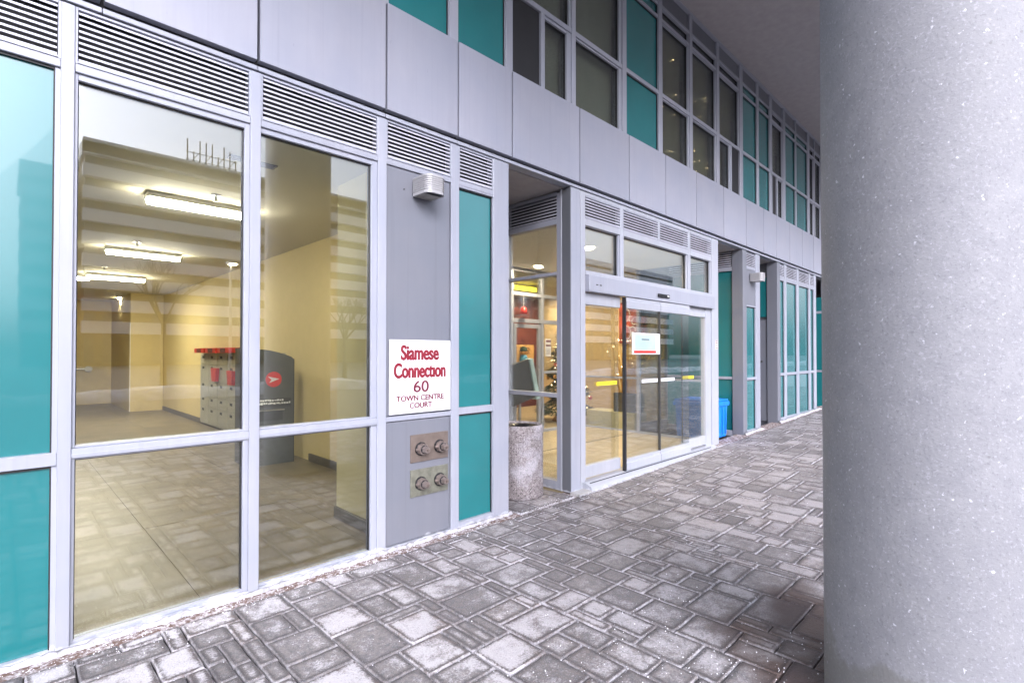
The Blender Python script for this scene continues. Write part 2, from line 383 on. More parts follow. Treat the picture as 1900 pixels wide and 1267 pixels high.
# ================================================================== ground
g = box('ground', -400, 400, -400, 300, -0.6, -0.16, 'asphalt'); tag(g, kind='structure')
bm = bmesh.new()
xs = [-9, 4.7, 19.7, 40]
vs = [[bm.verts.new((x, y, ramp_z(x) - 0.014)) for y in (-7.0, 0.12)] for x in xs]
for a, b in zip(vs, vs[1:]): bm.faces.new((a[0], b[0], b[1], a[1]))
lo = [[bm.verts.new((x, y, -0.15)) for y in (-7.0, 0.12)] for x in xs]
for i in range(3):
    bm.faces.new((lo[i][0], lo[i + 1][0], vs[i + 1][0], vs[i][0]))
bm.faces.new((vs[0][0], vs[0][1], lo[0][1], lo[0][0])); bm.faces.new((vs[3][1], vs[3][0], lo[3][0], lo[3][1]))
pavement = fin('pavement', bm, 'joint'); tag(pavement, kind='structure')
box('kerb', -9, 40, -7.2, -7.0, -0.15, 0.0, 'kerb', bev=0.015)['kind'] = 'structure'
road = box('road', -120, 160, -18, -7.2, -0.16, -0.145, 'asphalt'); road['kind'] = 'structure'

MOD = 0.09
def pack(x0, x1, y0, y1):
    nx = int((x1 - x0) / MOD); ny = int((y1 - y0) / MOD)
    used = [[False] * ny for _ in range(nx)]; L = []
    big = [(3, 3), (3, 3), (4, 3), (3, 4)]; med = [(3, 2), (2, 3), (4, 2), (2, 2)]; sm = [(2, 1), (1, 2), (3, 1), (1, 3), (2, 2)]
    for j in range(ny):
        for i in range(nx):
            if used[i][j]: continue
            r = random.random()
            c = (random.sample(big, 4) + random.sample(med, 4) if r < 0.55 else random.sample(med, 4) if r < 0.88 else []) + random.sample(sm, 5) + [(1, 1)]
            for a, b in c:
                if i + a <= nx and j + b <= ny and all(not used[i + p][j + q] for p in range(a) for q in range(b)):
                    for p in range(a):
                        for q in range(b): used[i + p][j + q] = True
                    L.append((x0 + i * MOD, x0 + (i + a) * MOD, y0 + j * MOD, y0 + (j + b) * MOD)); break
    return L
stones = pack(-1.44, 19.7, -6.9, -0.12) + pack(3.5, 4.37, -0.11, 0.80)
def stone_geo(s, local):
    x0, x1, y0, y1 = s
    gap = 0.0042; x0 += gap; x1 -= gap; y0 += gap; y1 -= gap
    cx, cy = (x0 + x1) / 2, (y0 + y1) / 2
    zc = ramp_z(cx); sl_ = (ramp_z(x1) - ramp_z(x0)) / (x1 - x0)
    h = 0.004 + random.uniform(-0.0015, 0.003); tx = random.uniform(-.006, .006); ty = random.uniform(-.006, .006)
    ch = 0.007
    V = []
    for k, (ins, dz) in enumerate(((0, -0.035), (0, -0.004), (ch, 0.003))):
        ring = []
        nseg = 3
        for (ax, ay, bx_, by_) in ((x0, y0, x1, y0), (x1, y0, x1, y1), (x1, y1, x0, y1), (x0, y1, x0, y0)):
            for q in range(nseg):
                f = q / nseg
                px, py = ax + (bx_ - ax) * f, ay + (by_ - ay) * f
                ring.append([px, py])
        rr = []
        for px, py in ring:
            qx = px + (ins if px < x0 + 1e-6 else -ins if px > x1 - 1e-6 else 0)
            qy = py + (ins if py < y0 + 1e-6 else -ins if py > y1 - 1e-6 else 0)
            rr.append((qx, qy, dz))
        V.append(rr)
    n = len(V[0])
    jit = [(random.uniform(-.003, .003), random.uniform(-.003, .003)) for _ in range(n)]
    verts, uvs = [], []
    for k in range(3):
        for i, (a, b, dz) in enumerate(V[k]):
            a += jit[i][0]; b += jit[i][1]
            uvs.append((a - cx, b - cy))
            z = zc + (a - cx) * (sl_ + tx) + (b - cy) * ty + h + dz
            verts.append((a - cx, b - cy, z - zc) if local else (a, b, z))
    faces = []
    for k in range(2):
        for i in range(n): faces.append((k * n + i, k * n + (i + 1) % n, (k + 1) * n + (i + 1) % n, (k + 1) * n + i))
    faces.append(tuple(2 * n + i for i in range(n)))
    tone = (random.random(), random.random(), random.random(), 1)
    return verts, faces, uvs, tone, (cx, cy, zc), ((x1 - x0) / 2, (y1 - y0) / 2, 0, 1)
def build_stones(name, geos, parent):
    V, Fc, U, T, H = [], [], [], [], []
    for verts, faces, uvs, tone, c, half in geos:
        H += [half] * len(verts)
        o = len(V); V += verts; U += uvs; T += [tone] * len(verts); Fc += [tuple(i + o for i in f) for f in faces]
    me = bpy.data.meshes.new(name); me.from_pydata(V, [], Fc)
    ul = me.uv_layers.new(name='UVMap'); 
    idx = [l.vertex_index for l in me.loops]
    ul.data.foreach_set('uv', [c for i in idx for c in U[i]])
    ca = me.color_attributes.new('tone', 'FLOAT_COLOR', 'POINT')
    ca.data.foreach_set('color', [c for tt in T for c in tt])
    ch_ = me.color_attributes.new('half', 'FLOAT_COLOR', 'POINT'); ch_.data.foreach_set('color', [c for tt in H for c in tt])
    return link(name, me, 'paver', parent)
def proj(x, y, z):
    d = Vector((x, y, z)) - co.location; a = yaw
    dep = d.x * math.cos(a) + d.y * math.sin(a); lat = d.x * math.sin(a) - d.y * math.cos(a)
    return (dep, 950 + F_PX * lat / dep if dep > .1 else -1e4, 655 - F_PX * d.z / dep if dep > .1 else -1e4)
def score(s):
    cx, cy = (s[0] + s[1]) / 2, (s[2] + s[3]) / 2
    dep, px, py = proj(cx, cy, 0)
    if dep < 0.5 or px < -40 or px > 1545 or py > 1300: return 0
    return (s[1] - s[0]) * (s[3] - s[2]) / dep ** 3
stones.sort(key=score, reverse=True)
near_, rest = stones[:298], stones[298:]
for s in near_:
    gg = stone_geo(s, True)
    o = build_stones('paving_stone', [gg], pavement); o.location = gg[4]
o = build_stones('paving_stones_far', [stone_geo(s, False) for s in rest], pavement); tag(o, kind='stuff')

# salt grains
def grains():
    bm = bmesh.new()
    def add(x, y, z, r):
        a = random.uniform(0, 6.28)
        p = [(r * math.cos(a + k * 2.094), r * math.sin(a + k * 2.094), 0) for k in range(3)]
        b = [bm.verts.new((x + q[0], y + q[1], z)) for q in p]; tp = bm.verts.new((x, y, z + r * random.uniform(.8, 1.5)))
        for k in range(3): bm.faces.new((b[k], b[(k + 1) % 3], tp))
    for _ in range(3800):
        k = random.random()
        if k < 0.40: x = random.uniform(-0.5, 4.6); y = -0.03 - abs(random.gauss(0, 0.14))
        elif k < 0.80: x = random.gauss(2.1, 0.55); y = random.gauss(-2.8, 0.6)
        else: x = random.uniform(-.5, 6); y = random.uniform(-3.3, 0)
        if y > -0.02 or y < -6: continue
        add(x, y, ramp_z(x) + 0.007, random.choice((.0016, .0022, .0022, .003, .0042)))
    o = fin('salt_grains', bm, 'salt'); tag(o, kind='stuff')
grains()
# crust of salt along the foot of the facade
def crust(name, x0, x1, y0, wid, hgt, n=260):
    bm = bmesh.new(); prev = None
    for i in range(n + 1):
        x = x0 + (x1 - x0) * i / n
        wv = wid * (0.6 + 0.5 * abs(math.sin(i * .37) * math.sin(i * .11 + 1)) + random.uniform(-.18, .18))
        hv = hgt * (0.55 + random.uniform(-.3, .45))
        z = ramp_z(x)
        row = [bm.verts.new(q) for q in ((x, y0, z - .01), (x, y0, z + hv), (x, y0 - wv * .45, z + hv * .8), (x, y0 - wv * .8, z + hv * .4), (x, y0 - wv, z - 0.012))]
        if prev:
            for a, b, c, d in zip(prev, prev[1:], row, row[1:]): bm.faces.new((a, b, d, c))
        prev = row
    bmesh.ops.recalc_face_normals(bm, faces=bm.faces)
    tag(fin(name, bm, 'crust', None, True), kind='stuff')
crust('salt_crust', -1.5, 3.46, -0.012, 0.026, 0.020)
crust('salt_crust', 4.36, 8.25, -0.13, 0.03, 0.012, 160)
crust('salt_crust', 9.18, 10.0, -0.012, 0.06, 0.03, 40)
crust('salt_crust', 10.93, 13.7, -0.012, 0.07, 0.03, 100)

# ================================================================== building
B = thing('building', 'silver clad building with teal glass panels, louvres and grey fascia along the paved walk', 'building')
FASB, FAST = 3.40, 4.235
def louver(x0, x1, z0, z1, n=9, y=0.0):
    L = box('louver_vent', x0, x1, y + 0.075, y + 0.085, z0, z1, 'black', B)
    sp_ = (z1 - z0) / n
    boxes('vent_frame', [(x0, x1, y + .004, y + .05, z1 - 0.004, z1 + 0.008), (x0, x1, y + .004, y + .05, z0 - 0.008, z0 + 0.003)], 'alu', L)
    pts = [(y + .006, 0), (y + .006, .0115), (y + .020, .0175), (y + .020, .0145), (y + .0095, .0)]
    me = None
    for i in range(n):
        z = z0 + sp_ * (i + .12)
        q = [(a, b * sp_ / .0325 + z) for a, b in pts]
        prism('slat', q, 'x', x0 + .003, x1 - .003, 'slat', L)
    return L
def louver_x(xp, y0, y1, z0, z1, n, parent, direct=-1):
    """louver in a plane x = xp that faces -x"""
    L = box('louver_vent', xp + 0.075, xp + 0.085, y0, y1, z0, z1, 'black', parent)
    sp_ = (z1 - z0) / n
    for i in range(n):
        z = z0 + sp_ * (i + .12)
        prism('slat', [(xp + .006, z), (xp + .006, z + sp_ * .33), (xp + .02, z + sp_ * .5), (xp + .02, z + sp_ * .42), (xp + .0095, z)], 'y', y0 + .003, y1 - .003, 'slat', L)
def mullion(x0, x1, z0=-0.02, z1=3.335, y=0.0, mat='alu', name='mullion', parent=None):
    m = box(name, x0, x1, y, y + 0.12, z0, z1, mat, parent or B, 0.003)
    return m
def rail(x0, x1, z0, z1, y=0.004, mat='alu', d=0.10, parent=None):
    return box('rail', x0, x1, y, y + d, z0, z1, mat, parent or B, 0.003)
def pane(x0, x1, z0, z1, y=0.05, mat='glass', parent=None, name='glass_pane'):
    return box(name, x0, x1, y, y + 0.014, z0, z1, mat, parent or B)
def window(x0, x1, z0, z1, mat='glass', fl=0.012, fr=0.012, ft=0.012, fb=0.012, name='window'):
    """window with an inner frame: part window > frame pieces, glass_pane"""
    f = boxes(name, [(x0, x0 + fl, .018, .09, z0, z1), (x1 - fr, x1, .018, .09, z0, z1),
                     (x0 + fl, x1 - fr, .02, .09, z1 - ft, z1), (x0 + fl, x1 - fr, .02, .09, z0, z0 + fb)], 'alu', B, 0.002)
    boxes('gasket', [(x0 + fl, x0 + fl + .005, .04, .07, z0 + fb, z1 - ft), (x1 - fr - .005, x1 - fr, .04, .07, z0 + fb, z1 - ft),
                     (x0 + fl + .005, x1 - fr - .005, .042, .07, z1 - ft - .006, z1 - ft)], 'black', f)
    pane(x0 + fl + .001, x1 - fr - .001, z0 + fb + .001, z1 - ft - .001, mat=mat, parent=f)
    return f
def spandrel(x0, x1, z0, z1, e=0.010, shade=True, mat='teal'):
    f = box('spandrel_panel', x0 + e, x1 - e, .035, .06, z0, z1, mat, B)
    for q in (x0, x1 - e): box('panel_bead', q, q + e, .018, .08, z0, z1, 'alu', f)
    boxes('gasket', [(x0 + e, x1 - e, .020, .034, z1 - .011, z1 - .001), (x1 - e - .006, x1 - e, .020, .034, z0, z1 - .012)], 'black', f)
    return f
# mullions of the ground floor, left block
for a, b in ((-0.86, -0.80), (.21, .266), (1.127, 1.19), (2.043, 2.117), (2.752, 2.838)): mullion(a, b)
mullion(3.247, 3.445, name='corner_pier')
box('corner_pier', 3.30, 3.44, .125, 1.45, -.02, 3.33, 'alu', B)
# bays
def bay_top(x0, x1, z0=2.985, z1=3.035): rail(x0, x1, z0, z1)
for x0, x1 in ((-.80, .21), (.266, 1.127), (1.19, 2.043), (2.117, 2.752), (2.838, 3.247)):
    louver(x0 + .012, x1 - .012, 3.048, 3.326)
    rail(x0, x1, 2.992, 3.036)
    for q in (x0, x1 - .011): box('louver_jamb', q, q + .011, .006, .07, 3.037, 3.335, 'alu', B)
rail(-.80, .21, .945, 1.012); rail(-.80, .21, -.02, .012, y=.002)
spandrel(-.80, .21, 1.012, 2.99, .02); spandrel(-.80, .21, .013, .944, .02)
for (x0, x1, fr) in ((.266, 1.127, .030), (1.19, 2.043, .046)):
    window(x0, x1, 1.024, 2.991, fl=.015 if x0 < 1 else .004, fr=fr, ft=.034)
    rail(x0, x1, .972, 1.023, y=.003); boxes('rail_lip', [(x0, x1, .0, .02, .985, .995)], 'alu', B)
    window(x0, x1, .012, .971, fl=.015 if x0 < 1 else .004, fr=fr, ft=.008, fb=.014)
    rail(x0, x1, -.02, .011, y=.002)
# grey metal panels
box('metal_panel', 2.119, 2.738, .012, .05, 1.03, 2.985, 'grey_panel', B, .003)
box('metal_panel', 2.119, 2.738, .012, .05, .02, .978, 'grey_panel', B, .003)
box('panel_reveal', 2.117, 2.752, .06, .07, .0, 2.99, 'reveal', B)
rail(2.117, 2.752, .985, 1.024); rail(2.117, 2.752, -.02, .012, y=.002)
rail(2.838, 3.247, .983, 1.043); spandrel(2.838, 3.247, 1.044, 2.972, .006); spandrel(2.838, 3.247, .05, .982, .006)
rail(2.838, 3.247, 2.972, 2.9915); rail(2.838, 3.247, -.02, .049, y=.002)
# screws on the metal panel
for x, z in ((2.28, 2.83), (2.52, 2.83)): cyl('screw', (x, .013, z), (x, .006, z), .006, 'ink', B, n=8)
# base plinth
box('sill', -1.5, 3.447, -.010, .13, -.05, -.018, 'kerb', B)

# head trim, reveal and fascia
FASG = 1
jt = [-1.6, -.6, .375, 1.165, 2.10, 2.81, 3.474, 4.53, 5.53, 6.445, 7.37, 8.35, 9.30, 10.15, 10.85, 11.65, 12.50, 13.35, 14.3, 15.2, 16.1, 17.0, 18]
for a, b in zip(jt, jt[1:]):
    box('fascia_panel', a + .009, b - .009, -.022, .03, FASB + .004, FAST, 'panel', B, .0015)
    box('head_trim', a + .002, b - .002, -.008, .10, 3.343, 3.372, 'alu', B, .002)
box('fascia_reveal', -1.6, 18, .031, .10, 3.3725, FAST, 'reveal', B)
# soffit of the recesses, walls and slab between the floors
box('recess_soffit', 3.447, 18, .11, 1.45, 3.338, 3.41, 'soffit', B)
box('floor_slab', -3, 18, .12, 18, 3.42, 4.20, 'dark_room', B)

# ------------------------------------------------ upper floor
upm = [(-.05, .04), (1.13, 1.21), (2.06, 2.13), (2.73, 2.825), (3.41, 3.502), (4.42, 4.489), (5.42, 5.511), (6.302, 6.406), (7.211, 7.304), (8.15, 8.253), (9.09, 9.23), (9.891, 9.993), (10.558, 10.699), (11.346, 11.483), (12.13, 12.20), (13.0, 13.154), (13.53, 13.58), (14.1, 14.2), (15.0, 15.1), (16, 16.1), (17.9, 18)]
for a, b in upm: mullion(a, b, FAST + .002, 6.548)
kinds = 'TTTTBWTLLMTTKTTWWTTT'
for (a0, a), (b, b1), k in zip(upm, upm[1:], kinds):
    z0 = FAST + .002
    rail(a, b, 5.03, 5.085); rail(a, b, 6.07, 6.115, y=.006); rail(a, b, 6.255, 6.305, y=.006)
    box('head_panel', a, b, .03, .06, 6.306, 6.548, 'dark_alu', B)
    if k == 'T':
        spandrel(a, b, z0, 5.029, .006); spandrel(a, b, 5.086, 6.069, .006)
        spandrel(a, b, 6.116, 6.254, .004)
    else:
        window(a, b, 5.086, 6.069, 'glass_up', .006, .05 if k == 'W' else .03, .012, .006)
        window(a, b, 6.116, 6.254, 'glass_up', .004, .02, .006, .004)
        if k in 'WL':
            window(a, b, z0, 5.029, 'glass_up', .006, .06 if k == 'W' else .03, .02, .006)
        elif k == 'B':
            box('mullion', 3.915, 3.972, .0, .09, z0, 5.029, 'alu', B, .003)
            box('black_panel', a, 3.914, .03, .05, z0, 5.029, 'black', B)
            window(3.973, b, z0, 5.029, 'glass_up', .008, .07, .03, .006)
        elif k == 'M':
            box('mullion', 8.694, 8.743, .0, .09, z0, 5.029, 'alu', B, .003)
            box('black_panel', 8.744, b, .03, .05, z0, 5.029, 'black', B)
            window(a, 8.693, z0, 5.029, 'glass_up', .006, .02, .02, .006)
        elif k == 'K':
            box('mullion', 10.96, 11.01, .0, .09, z0, 5.029, 'alu', B, .003)
            box('black_panel', a, 10.959, .03, .05, z0, 5.029, 'black', B)
            window(11.011, b, z0, 5.029, 'glass_up', .03, .02, .02, .006)
        bl = box('window_blind', a + .01, b - .01, .16, .17, z0, 6.3, 'curtain' if k in 'LM' else 'blind', B)
box('upper_room_wall', -1.6, 18, 1.0, 1.1, 4.2, 6.55, 'dark_room', B)
# overhanging slab with its soffit, edge trim and the storeys above
box('overhang', -1.6, 34, -4.3, 17, 6.556, 6.95, 'soffit', B)
box('soffit_trim', -1.6, 18, -.03, .10, 6.5485, 6.5555, 'alu', B)
box('upper_wall', -1.6, 34, -4.28, 17, 6.952, 30, 'concrete_far', B)
box('end_wall', -3.2, -3.0, .12, 18, -.2, 6.55, 'concrete_far', B)
box('end_wall', 18.01, 18.2, -.02, 18, -.2, 6.55, 'concrete_far', B)
box('side_wall', -3.0, -1.5, .02, .12, -.1, 6.55, 'panel', B)
box('side_wall', 14.5, 18, 0.02, .12, .1, 3.34, 'panel', B)

# string lights in three of the upper windows
def string_lights(x0, x1, n, label, seed):
    rnd = random.Random(seed)
    t = thing('string_lights', label, 'string lights', 'string lights behind the upper windows')
    bm = bmesh.new(); pts = []
    z = 6.0; k = 0
    while k < n:
        x = rnd.uniform(x0 + .06, x1 - .06); z = rnd.uniform(4.3, 5.9) if rnd.random() < .8 else rnd.uniform(4.28, 4.7)
        pts.append((x, .13, z)); k += 1
    pts.sort(key=lambda p: p[2])
    bm = bmesh.new()
    for a, b in zip(pts, pts[1:]): bm_cyl(bm, a, b, .0012, n=4, cap=False)
    fin('wire', bm, 'ink', t)
    for p in pts:
        bm = bmesh.new(); bmesh.ops.create_icosphere(bm, subdivisions=1, radius=rnd.choice((.004, .004, .006)), matrix=Matrix.Translation(p))
        fin('bulb', bm, 'bulb', t)
string_lights(6.41, 7.2, 13, 'tiny warm string lights behind the first curtained upper window right of the teal panel', 1)
string_lights(7.31, 8.14, 19, 'denser string lights behind the second curtained upper window, nearer the column', 2)

# ------------------------------------------------ recess 2, 3, 4 and the far bays
# pier at 9.187
box('corner_pier', 9.187, 9.36, 0, .19, .05, 3.335, 'grey_panel', B, .003)
X = 9.187
def side_teal(X, y0, y1, zb, mid=True):
    f = box('spandrel_panel', X + .035, X + .06, y0, y1, zb, 2.98, 'teal', B)
    for a, b in ((2.982, 3.055), (1.053, 1.10)) if mid else ((2.982, 3.055),): box('rail', X + .004, X + .08, y0, y1, a, b, 'alu', B, .003)
    box('rail', X + .004, X + .08, y0, y1, zb - .1, zb, 'alu', B, .003)
side_teal(X, .192, 1.45, .15)
louver_x(X, .2, 1.4, 3.065, 3.33, 7, B)
box('corner_pier', 9.30, 9.34, .192, 1.45, .0, 3.34, 'dark_alu', B)
# narrow bay
louver(9.375, 9.785, 3.06, 3.30, 8)
rail(9.36, 9.79, 3.02, 3.05); box('metal_panel', 9.36, 9.79, .012, .05, 2.375, 3.019, 'grey_panel', B, .002)
rail(9.36, 9.79, 2.35, 2.374); spandrel(9.36, 9.79, 1.085, 2.349); rail(9.36, 9.79, 1.04, 1.084); spandrel(9.36, 9.79, .15, 1.039); rail(9.36, 9.79, .06, .149)
mullion(9.79, 10.0, .05); box('corner_pier', 9.85, 9.99, .125, 1.45, .0, 3.335, 'grey_panel', B)
# recess 3 with service door
X = 10.942
box('corner_pier', X, 11.11, 0, .20, .08, 3.335, 'grey_panel', B, .003)
box('corner_pier', X + .05, 11.11, .202, 1.45, 2.20, 3.335, 'dark_alu', B)
box('spandrel_panel', X + .02, X + .049, .21, 1.2, 2.25, 3.05, 'teal', B)
dr = box('service_door', X + .02, X + .07, .215, 1.15, .15, 2.19, 'grey_panel', B, .003)
cyl('door_knob', (X + .02, .30, 1.35), (X - .03, .30, 1.35), .018, 'ink', dr)
box('corner_pier', X + .072, 11.11, .202, 1.45, .05, 2.20, 'grey_panel', B)
# teal bays
for a, b in ((11.371, 11.503), (12.17, 12.317), (13.03, 13.16), (13.43, 13.60)): mullion(a, b, .1)
for x0, x1, n in ((11.11, 11.371, 7), (11.503, 12.17, 7), (12.317, 13.03, 7), (13.16, 13.43, 7)):
    louver(x0 + .01, x1 - .01, 3.07, 3.30, n)
    rail(x0, x1, 2.99, 3.06); spandrel(x0, x1, 1.12, 2.989); rail(x0, x1, 1.065, 1.119); spandrel(x0, x1, .22, 1.064); rail(x0, x1, .1, .219)
box('corner_pier', 13.45, 13.59, .125, 1.45, .1, 3.335, 'grey_panel', B)
X = 14.4
box('spandrel_panel', X, X + .1, 0, 1.45, .2, 2.9, 'teal', B); box('rail', X - .004, X + .1, 0, 1.45, 1.05, 1.1, 'alu', B)
box('rail', X - .004, X + .1, 0, 1.45, 2.5, 2.56, 'alu', B)
# back walls of the recesses
box('recess_wall', 3.44, 4.42, 1.45, 1.50, -.1, 3.34, 'dark_alu', B)
rb = box('recess_wall', 8.17, 9.30, 1.45, 1.50, 2.3, 3.34, 'dark_alu', B)
gd = boxes('recess_door', [(8.17, 8.24, 1.45, 1.50, .05, 2.3), (9.22, 9.30, 1.45, 1.5, .05, 2.3), (8.24, 9.22, 1.45, 1.5, .05, .25), (8.24, 9.22, 1.45, 1.5, 2.2, 2.3)], 'dark_alu', B)
box('glass_pane', 8.24, 9.22, 1.47, 1.484, .25, 2.2, 'glass_up', gd)
box('recess_wall', 9.99, 11.11, 1.45, 1.50, 0, 3.34, 'dark_alu', B)
box('recess_wall', 13.59, 14.5, 1.45, 1.50, 0, 3.34, 'dark_alu', B)

# ================================================================== entrance vestibule
E = thing('entrance_vestibule', 'glazed entrance box with silver frames, louvres and automatic glass sliding doors behind the litter bin', 'entrance', loc=(0, 0, 0))
P_, B_keep = E, B
B = E   # louver(), window() ... now attach to the vestibule
box('corner_post', 4.40, 4.561, 0, .125, .0, 3.335, 'alu', E, .003)
box('post_side', 4.394, 4.399, .006, .124, .02, 3.33, 'dark_alu', E)
box('side_strip', 4.392, 4.45, .128, .150, .0, 3.335, 'alu_white', E, .002)
box('door_frame', 4.575, 4.66, .004, .10, .0, 3.335, 'alu_white', E, .003)
box('frame_gap', 4.561, 4.575, .02, .08, .0, 3.33, 'reveal', E)
for a, b, z0, z1 in ((5.365, 5.44, 2.40, 3.335), (6.275, 6.335, 3.04, 3.335), (7.145, 7.225, 2.40, 3.335)): box('mullion', a, b, .004, .10, z0, z1, 'alu_white', E, .003)
box('corner_post', 7.935, 8.17, 0, .125, .03, 3.335, 'alu_white', E, .003)
box('door_frame', 7.755, 7.934, .02, .10, .08, 2.21, 'alu_white', E, .003)
for x0, x1 in ((4.66, 5.365), (5.44, 6.275), (6.335, 7.145), (7.225, 7.935)):
    louver(x0 + .004, x1 - .004, 3.052, 3.285, 7); box('rail', x0, x1, .004, .1, 3.294, 3.335, 'alu_white', E, .002)
for x0, x1 in ((4.66, 5.365), (5.44, 7.145), (7.225, 7.935)):
    box('rail', x0, x1, .004, .1, 2.962, 3.041, 'alu_white', E, .003)
    window(x0, x1, 2.452, 2.961, 'glass_door', .004, .03, .006, .004, name='transom_window')
box('rail', 4.66, 7.935, -.004, .1, 2.402, 2.4515, 'alu_white', E, .003)
hd = box('door_header', 4.66, 7.935, -.05, .12, 2.212, 2.396, 'alu', E, .004)
boxes('header_sensor', [(6.16, 6.45, -.075, -.0505, 2.262, 2.308)], 'black_gloss', hd, .006)
box('sensor_lens', 6.38, 6.43, -.077, -.0752, 2.28, 2.292, 'white', hd)
for x in (4.79, 4.86): box('header_vent', x, x + .035, -.054, -.0505, 2.290, 2.302, 'ink', hd)
# doors
def door_panel(x0, x1, y, zb, zt, seal, group=None):
    zr = zb + .135
    if y < 0:   # moving leaf: moulded rails
        prof = lambda z0, z1: [(y, z0), (y, z0 + (z1 - z0) * .62), (y + .012, z0 + (z1 - z0) * .72), (y + .012, z1), (y + .05, z1), (y + .05, z0)]
        d = prism('door_panel', prof(zb, zr), 'x', x0, x1, 'alu_white', E)
        prism('top_rail', prof(zt, 2.205), 'x', x0, x1, 'alu_white', d)
    else:
        d = box('door_panel', x0, x1, y, y + .05, zb, zr, 'alu_white', E, .003)
        box('top_rail', x0, x1, y, y + .05, zt, 2.205, 'alu_white', d, .003)
    box('glass_pane', x0 + .004, x1 - .004, y + .02, y + .032, zr - .01, zt + .01, 'glass_door', d)
    for s in seal:
        x = x0 if s == 'l' else x1
        box('edge_seal', x - .004, x + .004, y + .012, y + .04, zr, zt, 'ink', d)
    return d
d1 = door_panel(4.662, 5.40, .03, .108, 2.075, '')
d4 = door_panel(7.05, 7.754, .03, .108, 2.075, '')
d2 = door_panel(5.425, 6.250, -.045, .088, 2.072, 'r')
d3 = door_panel(6.262, 7.105, -.045, .088, 2.072, 'l')
box('black_seal', 5.394, 5.424, -.04, .0, .085, 2.20, 'black', d2)
box('black_seal', 6.97, 6.995, .02, .028, .23, 2.07, 'black', d4)
def sticker(x0, x1, mat, parent, y, s, ink='ink'):
    t = box('warning_sticker', x0, x1, y - .0012, y, 1.138, 1.182, mat, parent)
    text('lettering', s, (x0 + x1) / 2, 1.150, .018, ink, t, y - .0016, width=(x1 - x0) * .8, dep=.0004)
sticker(4.93, 5.35, 'yellow', d1, .049, 'CAUTION AUTOMATIC DOOR')
sticker(5.80, 6.20, 'sign_white', d2, -.026, 'IN EMERGENCY PUSH TO OPEN')
sticker(6.29, 6.66, 'sign_white', d3, -.026, 'IN EMERGENCY PUSH TO OPEN')
sticker(7.02, 7.40, 'yellow', d4, .049, 'CAUTION AUTOMATIC DOOR')
th = prism('threshold', [(-.13, .012), (-.115, .05), (-.03, .082), (.12, .086), (.12, .0), (-.13, .0)], 'x', 4.60, 7.93, 'alu_white', E)
box('floor_guide', 4.66, 7.75, -.06, -.05, .0665, .078, 'reveal', th)
box('sill', 4.38, 8.19, -.125, .0, -.04, .016, 'kerb', E)
# side wall, plane x = 4.4
X = 4.40
for y0, y1 in ((.152, .208), (1.0, 1.06), (2.64, 2.72)): box('mullion', X, X + .08, y0, y1, .0, 3.31, 'alu', E, .003)
for y0, y1 in ((.208, 1.0), (1.06, 2.64)):
    for z0, z1 in ((.0, .097), (1.022, 1.070), (2.392, 2.428), (2.962, 3.028), (3.285, 3.325)): box('rail', X + .002, X + .08, y0, y1, z0, z1, 'alu', E, .003)
    for z0, z1 in ((.097, 1.022), (1.07, 2.392), (2.428, 2.962)): box('glass_pane', X + .04, X + .052, y0, y1, z0, z1, 'glass_door', E)
    louver_x(X, y0 + .002, y1 - .002, 3.032, 3.28, 7, E)
# right wall, plane x = 8.17
X = 8.10
for y0, y1 in ((.126, .18), (1.40, 1.46), (2.64, 2.72)): box('mullion', X, X + .06, y0, y1, .0, 3.33, 'alu', E, .003)
for y0, y1 in ((.18, 1.40), (1.46, 2.64)):
    for z0, z1 in ((.0, .12), (1.05, 1.085), (2.45, 2.50), (3.0, 3.33)): box('rail', X + .002, X + .058, y0, y1, z0, z1, 'alu' if z0 else 'alu_white', E, .003)
    for z0, z1 in ((.12, 1.05), (1.085, 2.45), (2.50, 3.0)): box('glass_pane', X + .024, X + .034, y0, y1, z0, z1, 'glass_door', E)
# inner partition, plane y = 2.7
Y = 2.70
for x0, x1, z1 in ((4.48, 4.54, 3.0), (5.30, 5.36, 3.0), (6.16, 6.22, 3.0), (6.94, 7.0, 3.0), (8.03, 8.10, 3.0)): box('mullion', x0, x1, Y, Y + .08, .09, z1, 'alu', E, .003)
for z0, z1 in ((2.05, 2.12), (2.52, 2.58), (2.94, 3.0)): box('rail', 4.54, 8.03, Y + .002, Y + .078, z0, z1, 'alu', E, .003)
box('rail', 7.0, 8.03, Y + .002, Y + .078, 1.15, 1.19, 'alu', E, .003)
box('rail', 7.0, 8.03, Y + .002, Y + .078, .09, .14, 'alu_white', E, .003)
for x0, x1 in ((4.54, 5.30), (5.36, 6.16), (6.22, 6.94), (7.0, 8.03)): box('glass_pane', x0, x1, Y + .03, Y + .042, 2.12, 2.94, 'glass_door', E)
ld = boxes('lobby_door', [(6.24, 6.30, Y + .01, Y + .06, .10, 2.03), (6.86, 6.92, Y + .01, Y + .06, .10, 2.03), (6.30, 6.86, Y + .01, Y + .06, 1.96, 2.03), (6.30, 6.86, Y + .01, Y + .06, .10, .22)], 'alu', E)
cyl('pull_handle', (6.82, Y - .03, .9), (6.82, Y - .03, 1.25), .012, 'steel', ld)
box('glass_pane', 7.0, 8.03, Y + .03, Y + .042, 1.19, 2.05, 'glass_door', E)
B = B_keep

# ================================================================== interiors
def struct(o): o['kind'] = 'structure'; return o
